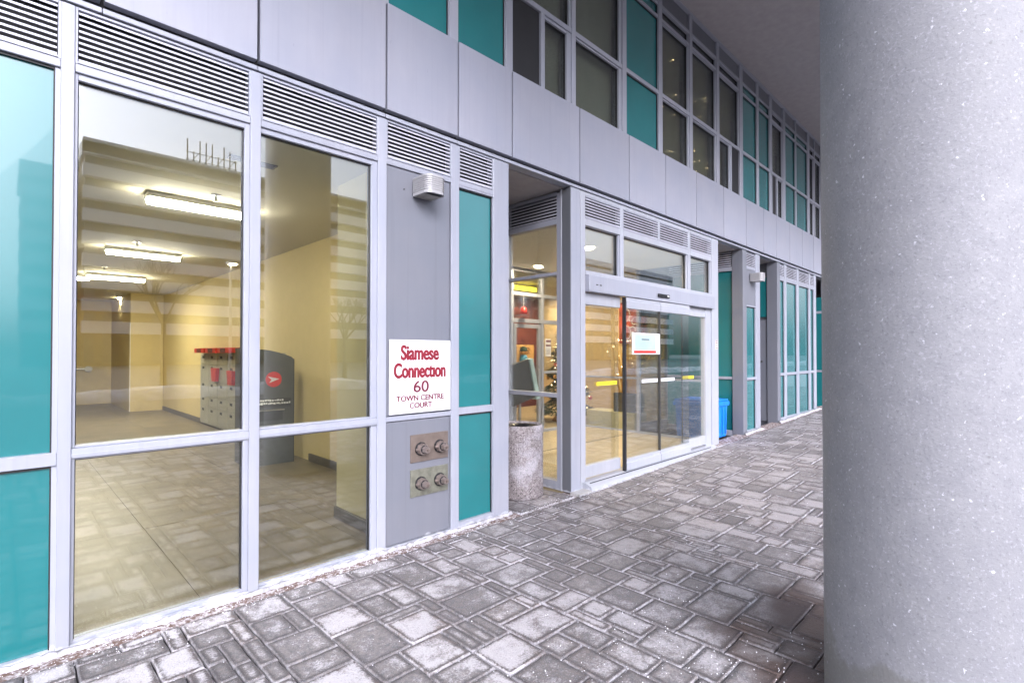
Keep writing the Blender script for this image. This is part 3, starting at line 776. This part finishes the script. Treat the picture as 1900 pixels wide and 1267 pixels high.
# mail room
fl = struct(box('floor', -3, 3.28, .12, 17, -.12, -.012, 'grout'))
for i in range(-3, 3):
    for j in range(9):
        x0 = .9 + i * 1.2 ; y0 = .13 + j * 1.8
        x1 = min(x0 + 1.196, 3.27); 
        if x1 > x0 + .05: box('floor_tile', max(x0, -2.95), x1, y0, y0 + 1.796, -.0115, -.004 + random.uniform(-.0008, .0008), 'floor_tile', fl)
struct(box('ceiling', -3, 3.28, .13, 17, 3.08, 3.14, 'ceiling'))
struct(box('wall', 3.13, 3.28, 1.05, 17, -.1, 3.08, 'wall_yellow'))
struct(box('wall', 2.23, 3.28, .14, 1.05, -.1, 3.08, 'wall_cream'))
struct(box('wall', 2.40, 3.12, 12.95, 16.2, -.1, 3.08, 'wall_yellow'))
struct(box('wall', -3, 2.40, 16.2, 16.4, -.1, 3.08, 'wall_yellow'))
struct(box('wall', -3, -2.9, .13, 16.2, -.1, 3.08, 'wall_cream'))
struct(box('baseboard', 3.105, 3.129, 4.45, 12.94, -.004, .1, 'baseboard')); struct(box('baseboard', 3.105, 3.129, 1.06, 3.7, -.004, .1, 'baseboard'))
struct(box('baseboard', 2.205, 2.229, .14, 1.05, -.004, .1, 'baseboard'))
cg = struct(box('wall_corner_guard', 2.385, 2.399, 12.93, 12.97, 0, 2.3, 'white'))
# door with push bar on the back wall
bd = tag(box('back_door', .75, 1.95, 16.12, 16.19, 0, 2.15, 'wall_yellow'), 'cream door with a silver push bar at the far left end of the mail room', 'door')
cyl('push_bar', (1.2, 16.02, 1.05), (1.85, 16.02, 1.05), .03, 'steel', bd); cyl('push_bar_mount', (1.85, 16.1, 1.05), (1.85, 15.98, 1.05), .09, 'steel', bd)
box('door_window', 1.42, 1.56, 16.10, 16.119, 1.3, 1.95, 'unit_dark', bd)
# fluorescent fixtures
labs = ['nearest and largest fluorescent ceiling tube light in the yellow mail room', 'middle fluorescent ceiling tube light, second from the window', 'farthest and smallest fluorescent ceiling tube light above the mail room floor']
for k, (x, y) in enumerate(((.99, 2.52), (1.08, 6.0), (1.17, 9.35))):
    t = thing('ceiling_light', labs[k], 'ceiling light', 'fluorescent lights of the mail room', (x, y, 3.08))
    box('light_housing', 0, .94, -.09, .09, -.055, 0, 'white', t, .004)
    bm = bmesh.new()
    pts = [(.085 * math.cos(a), -.056 + .055 * math.sin(a)) for a in [math.pi + math.pi * i / 8 for i in range(9)]]
    prism('diffuser', pts, 'x', .015, .925, 'tube', t)
for x, y, s in ((.55, 10.4, 'flat round ceiling light next to the farthest tube light'), (1.9, 14.6, 'small round ceiling light low in the window, beyond the tube lights')):
    t = tag(cyl('round_ceiling_light', (x + .6, y, 3.08), (x + .6, y, 3.05), .17, 'tube'), s, 'ceiling light')
    l = bpy.data.lights.new('round_light_lamp', 'AREA'); l.shape = 'DISK'; l.size = .3; l.energy = 32; l.color = (1, .88, .66)
    o = bpy.data.objects.new('round_light_lamp', l); C.objects.link(o); o.location = (x + .6, y, 3.04); o.parent = t
for x, y, s in ((1.5, 2.15, 'nearest sprinkler head on the mail room ceiling beside the large tube light'), (1.35, 5.3, 'sprinkler head above the middle tube light'), (1.32, 8.2, 'farthest sprinkler head above the small tube light')):
    t = thing('sprinkler_head', s, 'sprinkler', 'ceiling sprinklers', (x, y, 3.08))
    cyl('escutcheon', (0, 0, 0), (0, 0, -.012), .05, 'steel', t); cyl('sprinkler_nozzle', (0, 0, -.012), (0, 0, -.06), .012, 'steel', t); cyl('deflector', (0, 0, -.06), (0, 0, -.065), .022, 'steel', t)
vt = thing('air_vent', 'dark slotted air vent in the mail room ceiling at the top of the second window', 'vent', loc=(1.45, .95, 3.08))
box('vent_frame', -.18, .18, -.05, .05, -.01, 0, 'unit_grey', vt)
for i in range(4): box('vent_slot', -.16, .16, -.042 + i * .022, -.03 + i * .022, -.013, -.0101, 'black', vt)
ex = box('exit_sign', 1.28, 1.45, 14.9, 14.95, 2.6, 2.75, 'exit_red'); tag(ex, 'small glowing red exit sign at the left edge of the large window', 'exit sign')
# parcel unit with rounded shoulder
def mailunit():
    t = thing('parcel_mailbox', 'tall dark grey mail unit with curved top and round red emblem, behind the window', 'mailbox')
    x0, x1, y0, y1 = 2.34, 2.93, 3.80, 4.35
    pts = [(x0, 0), (x1, 0), (x1, 1.44)]
    for i in range(7):
        a = math.pi / 2 * i / 6
        pts.append((x1 - .03 - .16 * (1 - math.cos(a)) * .2 - .42 * (i / 6), 1.47 + .10 * math.sin(a)))
    pts += [(x0, 1.59)]
    prism('cabinet', pts, 'y', y0, y1, 'unit_grey', t)
    box('edge_strip', x1, x1 + .012, y0 - .004, y0 + .03, 0, 1.44, 'ink', t)
    box('slot_band', x0, 2.90, y0 - .006, y0 - .001, .78, .90, 'unit_dark', t)
    box('chute', x0, 2.78, y0 - .012, y0 - .001, .60, .74, 'unit_dark', t)
    box('chute_lip', x0, 2.80, y0 - .03, y0 - .0125, .735, .75, 'steel', t)
    e = cyl('emblem', (2.66, y0 - .001, 1.16), (2.66, y0 - .008, 1.16), .105, 'red', t, n=32)
    prism('emblem_wing', [(2.585, 1.20), (2.735, 1.165), (2.60, 1.115), (2.63, 1.155)], 'y', y0 - .011, y0 - .0082, 'sign_white', e)
    rr = random.Random(3); bm = bmesh.new()      # small white script, too small to read in the photograph
    for row, z, xa, xb in ((0, .868, 2.40, 2.80), (1, .826, 2.46, 2.87)):
        x = xa
        while x < xb:
            l = rr.uniform(.012, .03); bm_box(bm, x, x + l, y0 - .009, y0 - .0062, z - rr.uniform(0, .008), z + rr.uniform(.008, .024)); x += l + rr.uniform(.003, .012)
    tag(fin('white_script', bm, 'white', t), kind='stuff')
mailunit()
def lockers():
    t = thing('mail_lockers', 'bank of pale parcel lockers with black number tags against the mail room wall', 'lockers')
    X = 3.128
    box('locker_body', X - .05, X, 4.6, 9.1, .04, 1.52, 'locker', t)
    ys = [9.1 - i * .62 for i in range(8)]
    zs = [.06, .40, .62, .92, 1.28, 1.5]
    for i in range(7):
        for j in range(5):
            d = box('locker_door', X - .062, X - .0505, ys[i + 1] + .01, ys[i] - .01, zs[j] + .006, zs[j + 1] - .006, 'locker', t)
            box('number_tag', X - .0645, X - .0625, ys[i] - .30, ys[i] - .16, zs[j + 1] - .09, zs[j + 1] - .04, 'ink', d)
    return t
lockers()
for k, (y, z, s) in enumerate(((7.9, .96, 'left red pouch hung on the pale lockers'), (6.9, .93, 'right red pouch hung on the pale lockers'))):
    prism('red_pouch', [(y - .18, z + .26), (y + .18, z + .26), (y + .12, z), (y - .12, z)], 'x', 3.0, 3.06, 'red', None)
    tag(C.objects[-1], s, 'pouch', 'red pouches on the lockers')
for k, (y0, y1) in enumerate(((8.9, 8.2), (8.1, 7.4), (7.3, 6.6))):
    b_ = tag(box('red_box', 2.90, 3.10, y1, y0, 1.522, 1.62, 'red', bev=.004), ('leftmost', 'middle', 'rightmost')[k] + ' of three red boxes on top of the pale lockers', 'box', 'red boxes on the lockers')
    box('box_panel', 2.895, 2.8995, y1 + .2, y0 - .2, 1.53, 1.61, 'dark_red', b_)

# lobby
lf = struct(box('lobby_floor', 3.5, 14, 1.5, 8.2, -.06, .086, 'grout'))
for i in range(15):
    for j in range(10):
        box('floor_tile', 3.52 + i * .7, 3.52 + i * .7 + .694, 1.52 + j * .7 - 0, 1.52 + j * .7 + .694, .0865, .092, 'lobby_tile', lf)
vf = struct(box('vestibule_floor', 4.42, 8.12, .121, 1.5, -.06, .0862, 'lobby_tile'))
struct(box('lobby_ceiling', 3.5, 14, 1.5, 8.2, 3.0, 3.06, 'ceiling')); struct(box('lobby_ceiling', 4.49, 8.09, .13, 1.499, 3.0, 3.06, 'ceiling'))
struct(box('lobby_wall', 10.6, 10.75, 1.5, 8.2, 0, 3.0, 'wall_beige'))
struct(box('lobby_wall', 3.4, 10.6, 8.0, 8.2, 0, 3.0, 'dark_red'))
struct(box('lobby_wall', 3.35, 3.5, 1.5, 8.2, 0, 3.0, 'wall_beige'))
struct(box('lobby_wall', 9.0, 10.6, 6.0, 6.1, 0, 3.0, 'dark_red'))
# wall art
ar = thing('wall_art', 'dark red framed picture on the beige lobby wall seen above the sliding door notice', 'picture')
box('canvas', 10.53, 10.595, 2.7, 3.42, 1.75, 2.75, 'poster', ar)
bm = bmesh.new()
for k in range(7):
    a0 = random.uniform(0, 6.28); c0 = (random.uniform(2.8, 3.3), random.uniform(1.9, 2.6)); r0 = random.uniform(.06, .2)
    for q in range(7):
        a, b = a0 + q * .45, a0 + (q + 1) * .45
        bm_cyl(bm, (10.525, c0[0] + r0 * math.cos(a), c0[1] + r0 * math.sin(a)), (10.525, c0[0] + r0 * math.cos(b), c0[1] + r0 * math.sin(b)), .013, n=5)
fin('brush_stroke', bm, 'notice', ar)
# beige board with lettering on the dark wall
bo = thing('message_board', 'beige board with dark letters and a small blue figure, seen through the lobby door', 'board')
box('board_panel', 9.25, 10.2, 5.90, 5.94, 1.18, 1.74, 'wood', bo)
text('lettering', 'E', 9.50, 1.50, .17, 'dark_red', bo, 5.895); text('lettering', '2', 9.98, 1.50, .17, 'dark_red', bo, 5.895)
lathe('figure_body', [(.001, 0), (.10, .04), (.12, .15), (.08, .26), (.001, .30)], (9.74, 5.84, 1.20), 'figure_blue', bo, 16)
lathe('figure_head', [(.001, 0), (.09, .03), (.10, .10), (.001, .16)], (9.74, 5.84, 1.46), 'gold', bo, 16); lathe('figure_hat', [(.12, 0), (.10, .04), (.08, .10), (.001, .13)], (9.74, 5.84, 1.57), 'tree_green', bo, 16)
# hanging yellow light
yl = thing('pendant_light', 'long glowing yellow light bar high in the lobby above the inner door', 'pendant light')
box('light_bar', 7.5, 8.2, 3.96, 4.04, 2.84, 2.93, 'yellow_light', yl, .01); cyl('suspension', (7.6, 4.0, 2.93), (7.6, 4.0, 3.0), .005, 'ink', yl); cyl('suspension', (8.1, 4.0, 2.93), (8.1, 4.0, 3.0), .005, 'ink', yl)
# red ornament
orn = thing('red_ornament', 'small red hanging ornament in the fanlight above the inner lobby door', 'ornament')
lathe('ornament_bell', [(.07, 0), (.06, .05), (.045, .10), (.001, .13)], (6.42, 2.66, 2.2), 'red', orn, 16); cyl('ornament_ribbon', (6.42, 2.66, 2.33), (6.42, 2.66, 2.52), .004, 'white', orn)
# notice on the inner partition
nn = thing('paper_notice', 'white paper notice taped to the inner glass beside the lobby door', 'notice')
box('paper', 7.07, 7.22, 2.722, 2.7288, 1.46, 1.78, 'notice', nn)
for z in (1.74, 1.66): box('heading', 7.08, 7.21, 2.719, 2.7218, z - .015, z + .012, 'sign_maroon', nn)
for q in range(5): box('text_line', 7.085, 7.20, 2.7195, 2.7218, 1.60 - q * .024, 1.605 - q * .024, 'ink', nn)
# dark display board with pale blue edge leaning
db = thing('display_board', 'dark tilted display board with a pale blue edge standing inside the vestibule', 'display board')
prism('board_face', [(5.55, 1.30), (6.05, 1.42), (6.22, .80), (5.72, .68)], 'y', 2.2, 2.26, 'unit_dark', db)
prism('board_edge', [(6.05, 1.42), (6.13, 1.435), (6.31, .78), (6.22, .76)], 'y', 2.17, 2.27, 'pale_blue', db)
cyl('board_leg', (5.9, 2.25, .1), (5.9, 2.25, .8), .025, 'steel', db); cyl('board_base', (5.9, 2.25, .092), (5.9, 2.25, .11), .18, 'steel', db)
# plinth, planter box and golden branches behind the right glass
pl = thing('lobby_planter', 'white plinth carrying a brown box of golden twigs and lights inside the lobby', 'planter')
box('plinth', 8.30, 8.72, 1.62, 2.72, .092, .40, 'wall_cream', pl, .004)
box('planter_box', 8.40, 8.66, 1.62, 2.15, .401, .76, 'unit_grey', pl, .004)
box('gift_box', 8.42, 8.60, 1.64, 1.84, .762, 1.25, 'wood', pl, .004)
bm = bmesh.new(); rnd = random.Random(4); tips = []
for k in range(110):
    p = Vector((8.5 + rnd.uniform(-.07, .07), 1.86 + rnd.uniform(-.16, .2), .76)); d = Vector((rnd.uniform(-.2, .2), rnd.uniform(-.3, .3), 1)).normalized()
    L = rnd.uniform(.3, 1.1)
    for s in range(3):
        q = p + d * L / 3; bm_cyl(bm, p, q, .006 - .0015 * s, n=4, cap=False); p = q; d = (d + Vector((rnd.uniform(-.25, .25), rnd.uniform(-.25, .25), 0))).normalized()
    tips.append(p)
tag(fin('golden_twigs', bm, 'gold', pl), kind='stuff')
bm = bmesh.new()
for p in tips[:26]: bmesh.ops.create_icosphere(bm, subdivisions=1, radius=.008, matrix=Matrix.Translation(p))
tag(fin('twig_lights', bm, 'bulb', pl), kind='stuff')
# christmas tree
def xmas(x, y, z, h, r, label):
    t = thing('christmas_tree', label, 'christmas tree')
    rnd = random.Random(9)
    cyl('trunk', (x, y, z), (x, y, z + h * .9), .04, 'bark', t, .01)
    bm = bmesh.new()
    for k in range(9000):
        f = rnd.random() ** 1.3; zz = z + .22 + f * (h - .25); rr = r * (1 - f) * (.45 + .6 * rnd.random() ** .5) + .02
        rr *= .8 + .25 * math.sin(f * 34); a = rnd.uniform(0, 6.283)
        c = Vector((x + rr * math.cos(a), y + rr * math.sin(a), zz - rr * .15)); o_ = Vector((math.cos(a), math.sin(a), -.25)) * rnd.uniform(.05, .1)
        s_ = Vector((-math.sin(a), math.cos(a), rnd.uniform(-.6, .6))) * .017
        bm.faces.new([bm.verts.new(v) for v in (c - s_, c + o_, c + s_)])
    tag(fin('needles', bm, 'tree_green', t), kind='stuff')
    for k in range(60):
        f = rnd.random() ** 1.2; zz = z + .25 + f * (h - .35); rr = r * (1 - f) * .95 + .03; a = rnd.uniform(0, 6.283)
        bm = bmesh.new(); bmesh.ops.create_icosphere(bm, subdivisions=1, radius=.009, matrix=Matrix.Translation((x + rr * math.cos(a), y + rr * math.sin(a), zz))); fin('tree_light', bm, 'bulb', t)
    for k in range(14):
        f = rnd.random(); zz = z + .4 + f * (h - .8); rr = r * (1 - f) * .9 + .03; a = rnd.uniform(0, 6.283)
        bm = bmesh.new(); bmesh.ops.create_icosphere(bm, subdivisions=2, radius=.045, matrix=Matrix.Translation((x + rr * math.cos(a), y + rr * math.sin(a), zz))); fin('bauble', bm, rnd.choice(('red', 'gold')), t, True)
    lathe('tree_skirt', [(r * .5, 0), (r * .35, .12), (.06, .2)], (x, y, z), 'wood', t, 20)
xmas(8.50, 3.42, .092, 2.3, .58, 'lit christmas tree with red and gold baubles behind the entrance corner post')
# pot lights
for x, y, s, e in ((6.45, 2.35, 'round ceiling spotlight seen through the side glass above the bin', 28), (5.82, .80, 'round ceiling spotlight seen through the transom above the sliding doors', 28), (9.4, 3.0, 'ceiling spotlight over the golden twig planter', 40), (9.9, 5.2, 'ceiling spotlight at the far end of the lobby', 40), (7.0, 5.2, 'ceiling spotlight above the message board', 40)):
    t = thing('spotlight', s, 'spotlight', 'lobby ceiling spotlights', (x, y, 3.0))
    cyl('spot_trim', (0, 0, 0), (0, 0, -.008), .10, 'white', t); cyl('spot_lens', (0, 0, -.008), (0, 0, -.011), .075, 'spot', t)
    l = bpy.data.lights.new('spotlight_lamp', 'AREA'); l.shape = 'DISK'; l.size = .16; l.energy = e * .7; l.color = (1, .80, .54)
    o = bpy.data.objects.new('spotlight_lamp', l); C.objects.link(o); o.location = (0, 0, -.03); o.parent = t

# ================================================================== things on the facade
def wall_lamp(x, z, label, base):
    t = thing('wall_lamp', label, 'wall lamp', 'ribbed wall lamps on the facade', (x, 0, z))
    def outline(e):
        pts = [(-e, -.001), (-e, -.15 - e)]
        for i in range(1, 6):
            a = math.pi / 2 * i / 6; pts.append((-e + .055 * (1 - math.cos(a)), -.15 - e - .055 * math.sin(a)))
        pts += [(.06, -.205 - e), (.12, -.205 - e)]
        for i in range(5, 0, -1):
            a = math.pi / 2 * i / 6; pts.append((.18 + e - .055 * (1 - math.cos(a)), -.15 - e - .055 * math.sin(a)))
        pts += [(.18 + e, -.15 - e), (.18 + e, -.001)]
        return pts
    h = prism('lamp_housing', outline(0), 'z', .004, .148, 'lamp_body', t)
    for i in range(7): prism('rib', outline(.0045), 'z', .030 + i * .0165, .038 + i * .0165, 'lamp_body', h)
    prism('bottom_rim', outline(.003), 'z', .0, .0038, 'lamp_body', t)
    box('lamp_lens', .015, .165, -.15, -.02, -.004, -.0003, 'lens', t); box('lamp_baffle', .02, .16, -.19, -.151, -.003, -.0004, 'black', t)
wall_lamp(2.357, 2.784, 'beige ribbed wall lamp mounted above the siamese connection sign', B)
wall_lamp(9.52, 2.80, 'wall lamp on the distant narrow grey bay beside the service door recess', B)
# sign
sg = thing('siamese_connection_sign', 'white square sign with red lettering about the siamese connection, fixed above brass hose inlets', 'sign')
box('sign_plate', 2.139, 2.737, -.006, -.001, 1.039, 1.626, 'sign_white', sg)
text('lettering', 'Siamese', 2.428, 1.468, .112, 'sign_red', sg, -.0062, width=.365, bold=.016, fat=.004)
text('lettering', 'Connectıon', 2.432, 1.325, .112, 'sign_red', sg, -.0062, width=.50, bold=.016, fat=.004)
text('lettering', '60', 2.437, 1.205, .090, 'sign_maroon', sg, -.0062, width=.145, fat=.0028)
text('lettering', 'TOWN CENTRE', 2.435, 1.138, .042, 'sign_maroon', sg, -.0062, width=.46, fat=.0024)
text('lettering', 'COURT', 2.435, 1.078, .042, 'sign_maroon', sg, -.0062, width=.215, fat=.0024)
# hose inlets
def inlet(z0, z1, label, pm):
    t = thing('hose_connection', label, 'hose connection', 'brass fire hose connections below the sign')
    box('inlet_plate', 2.342, 2.718, .001, .0115, z0, z1, pm, t, .002)
    for x in (2.437, 2.625):
        zc = (z0 + z1) / 2 - .005
        c = cyl('inlet_cap', (x, -.012, zc), (x, -.050, zc), .048, 'brass_cap', t, .046, 8)
        cyl('cap_shadow_disc', (x, .0005, zc), (x, -.0115, zc), .054, 'black', c, n=24)  # black disc stands in for the ring of shadow behind the cap
        cyl('cap_collar', (x, -.0505, zc), (x, -.062, zc), .033, 'black', c, n=14)
        cyl('cap_nut', (x, -.0625, zc), (x, -.100, zc), .032, 'brass_cap', c, .027, 6)
        cyl('nut_bolt', (x, -.1005, zc), (x, -.112, zc), .010, 'brass', c, n=6)
        for s in (-1, 1): box('cap_lug', x + s * .050 - .009, x + s * .050 + .009, -.035, -.015, zc - .009, zc + .009, 'brass_cap', c, .002)
        bm = bmesh.new()
        for q in range(10):
            a = random.uniform(0, 6.28); bm_cyl(bm, (x + .03 * math.cos(a), -.05, zc + .03 * math.sin(a)), (x + .03 * math.cos(a + .5), -.052, zc + .03 * math.sin(a + .5)), .003, n=4)
        fin('cap_chain', bm, 'brass', c)
inlet(.635, .858, 'upper brown plate with two capped hose inlets under the white sign', 'brass')
inlet(.357, .576, 'lower greenish worn plate with two capped hose inlets near the ground', 'brass_green')
# notice on door leaf 2
dn = thing('door_notice', 'white framed notice with a red bar stuck on the sliding door glass', 'notice')
box('notice_frame', 5.57, 6.245, -.036, -.0255, 1.503, 1.775, 'sign_white', dn, .002)
box('notice_sheet', 5.62, 6.13, -.0375, -.0362, 1.565, 1.755, 'pale_blue', dn); box('red_bar', 5.60, 6.14, -.0378, -.0362, 1.518, 1.552, 'red', dn)
box('text_line', 5.78, 5.97, -.0380, -.0376, 1.686, 1.702, 'unit_grey', dn)
for q in range(3): box('text_line', 5.72, 6.04, -.0380, -.0376, 1.655 - q * .022, 1.660 - q * .022, 'lamp_body', dn)
wn = thing('post_notice', 'tiny red and white sticker on the right hand entrance post', 'sticker')
box('sticker', 8.045, 8.145, -.004, -.0005, 1.586, 1.722, 'notice', wn)
for z in (1.60, 1.635, 1.67, 1.70): box('red_line', 8.055, 8.135, -.0046, -.0041, z, z + .014, 'sign_maroon', wn)

# litter bin
lb = thing('litter_bin', 'round exposed aggregate concrete litter bin with a black top beside the entrance', 'litter bin', loc=(3.95, .34, 0))
lathe('bin_body', [(.236, .0), (.243, .012), (.2465, .05), (.2465, .70), (.242, .745), (.232, .757), (.222, .757), (.218, .70)], (0, 0, .008), 'aggregate', lb, 56)
lathe('bin_lid', [(.217, 0), (.217, .022), (.20, .034), (.10, .03), (.09, .0), (.001, -.03)], (0, 0, .715), 'black_gloss', lb, 40)
# blue salt box
bb = thing('grit_bin', 'bright blue plastic grit box with a lid, tucked beside the entrance block', 'grit box', loc=(0, 0, 0))
bm = bmesh.new(); bm_box(bm, 8.26, 8.90, .16, .80, .09, .665, .012)
for v in bm.verts:
    if v.co.z < .3: v.co.x += .018 if v.co.x < 8.5 else -.018; v.co.y += .018 if v.co.y < .5 else -.018
fin('box_body', bm, 'blue', bb)
for x in (8.36, 8.52, 8.68, 8.80): box('box_rib', x, x + .018, .147, .163, .14, .62, 'blue', bb, .003)
pb = boxes('box_lid', [(8.235, 8.93, .135, .83, .62, .70)], 'blue', bb, .012); box('lid_top', 8.25, 8.915, .15, .815, .7005, .735, 'blue', pb, .012)
box('box_sticker', 8.27, 8.40, .1455, .1465, .52, .60, 'sign_white', bb)

# ================================================================== round column
def column():
    cx, cy, r = 2.80, -3.22, .405
    bm = bmesh.new(); n = 96; rings = []
    zs = [-.03] + [i * .25 for i in range(1, 27)] + [6.555]
    for z in zs: rings.append([bm.verts.new((r * math.cos(2 * math.pi * i / n), r * math.sin(2 * math.pi * i / n), z)) for i in range(n)])
    for a, b in zip(rings, rings[1:]):
        for i in range(n): bm.faces.new((a[i], a[(i + 1) % n], b[(i + 1) % n], b[i]))
    o = fin('concrete_column', bm, 'column', None, True); o.location = (cx, cy, 0)
    tag(o, 'massive round grey concrete column standing on the paving close at the right', 'column')
column()

# ================================================================== across the street (seen in reflections)
def far_block(x0, x1, y, h, fl_, label, step=2.85):
    t = thing('far_building', label, 'building', 'buildings across the street')
    box('building_core', x0, x1, y - 14, y - 1.2, -.15, h - .8, 'brown_far', t)
    bm = bmesh.new(); z = 5.6
    while z < h:
        bm_box(bm, x0 - .3, x1 + .3, y - 1.2, y, z - 1.55, z); z += step
    tag(fin('balcony_fronts', bm, 'concrete_far', t))
    bm = bmesh.new(); x = x0
    rnd = random.Random(int(x0 * 7))
    while x < x1:
        wd = rnd.choice((.9, 1.4, 2.2)); bm_box(bm, x, x + wd * .8, y - 1.19, y - 1.12, .3, h - 1.5); x += wd + rnd.choice((.5, 1.6, 3.2))
    fin('window_strips', bm, 'far_glass', t)
    box('roof_parapet', x0 - .3, x1 + .3, y - 13, y, h - 1.8, h, 'concrete_far', t)
far_block(7.5, 62, -80, 28.8, 9, 'long white balconied slab mirrored in the big window')
rf_ = thing('rooftop_frame', 'open steel sign frame on the roof of the long white slab across the street', 'frame')
bm = bmesh.new()
for k in range(9):
    x = 19 + k * .8; hh = 28.7 + random.choice((2.2, 3.4, 3.9)); bm_cyl(bm, (x, -82, 28.6), (x, -82, hh), .09, n=5)
for z in (29.6, 30.7): bm_cyl(bm, (18.8, -82, z), (25.6, -82, z), .06, n=5)
for k in range(4): bm_cyl(bm, (19 + k * 1.6, -82, 28.6), (20.6 + k * 1.6, -82, 31), .05, n=5)
tag(fin('steel_struts', bm, 'ink', rf_), kind='stuff')
far_block(1.8, 6.5, -84, 25.5, 7, 'narrow teal looking block mirrored in the left teal panel')
far_block(82, 140, -70, 24, 7, 'far block down the street to the right')
far_block(-70, -38, -90, 30, 9, 'tall block far down the street to the left')
bm = bmesh.new(); prev = None
for i in range(260):
    x = -60 + i * .6; hh = .12 + .28 * abs(math.sin(i * .31) * math.sin(i * .083 + 1)) + random.uniform(-.05, .08)
    row = [bm.verts.new((x, -18.2 - wv + random.uniform(-.1, .1), max(-.15, zf * hh - .15 * (zf < .1)))) for wv, zf in ((0, 0), (.5, .7), (1.1, 1), (1.7, .8), (2.4, 0))]
    if prev:
        for q in range(4): bm.faces.new((prev[q], prev[q + 1], row[q + 1], row[q]))
    prev = row
bmesh.ops.recalc_face_normals(bm, faces=bm.faces)
fin('snowbank', bm, 'snow', None, True)['kind'] = 'structure'
for k in range(5):
    x = -14 + k * 11
    t = thing('street_lamp', ('first', 'second', 'third', 'fourth', 'fifth')[k] + ' street lamp from the left on the far side of the road', 'street lamp', 'street lamps across the road', (x, -24, -.15))
    cyl('lamp_post', (0, 0, 0), (0, 0, 6), .08, 'steel', t, .05); box('lamp_head', -.2, .2, -.1, .6, 6, 6.12, 'unit_grey', t); box('lamp_glass', -.15, .15, .1, .55, 5.96, 5.999, 'street_bulb', t)
def bare_tree(x, y, h, seed, lab):
    rnd = random.Random(seed)
    t = thing('bare_tree', lab, 'tree', 'winter trees across the road')
    bm = bmesh.new(); bm_cyl(bm, (x, y, -.15), (x, y, h * .45), .16, .1, n=8); fin('trunk', bm, 'bark', t)
    bm = bmesh.new()
    def br(p, d, L, r, k):
        q = p + d * L; bm_cyl(bm, p, q, r, r * .6, n=5, cap=False)
        if k:
            for _ in range(3): br(q, (d + Vector((rnd.uniform(-.8, .8), rnd.uniform(-.8, .8), rnd.uniform(-.1, .5)))).normalized(), L * .7, r * .55, k - 1)
    for _ in range(5): br(Vector((x, y, h * .42)), Vector((rnd.uniform(-.7, .7), rnd.uniform(-.7, .7), 1)).normalized(), h * .2, .07, 3)
    fin('crown', bm, 'bark', t)
for k, (x, y, h) in enumerate(((-6, -26, 6), (6, -28, 7), (15, -26, 5.5), (24, -27, 7), (38, -26, 6), (-16, -28, 8))): bare_tree(x, y, h, k, 'leafless winter tree across the road, ' + ('second', 'third', 'fourth', 'fifth', 'rightmost', 'leftmost')[k] + (' of the row' if k > 3 else ' from the left'))
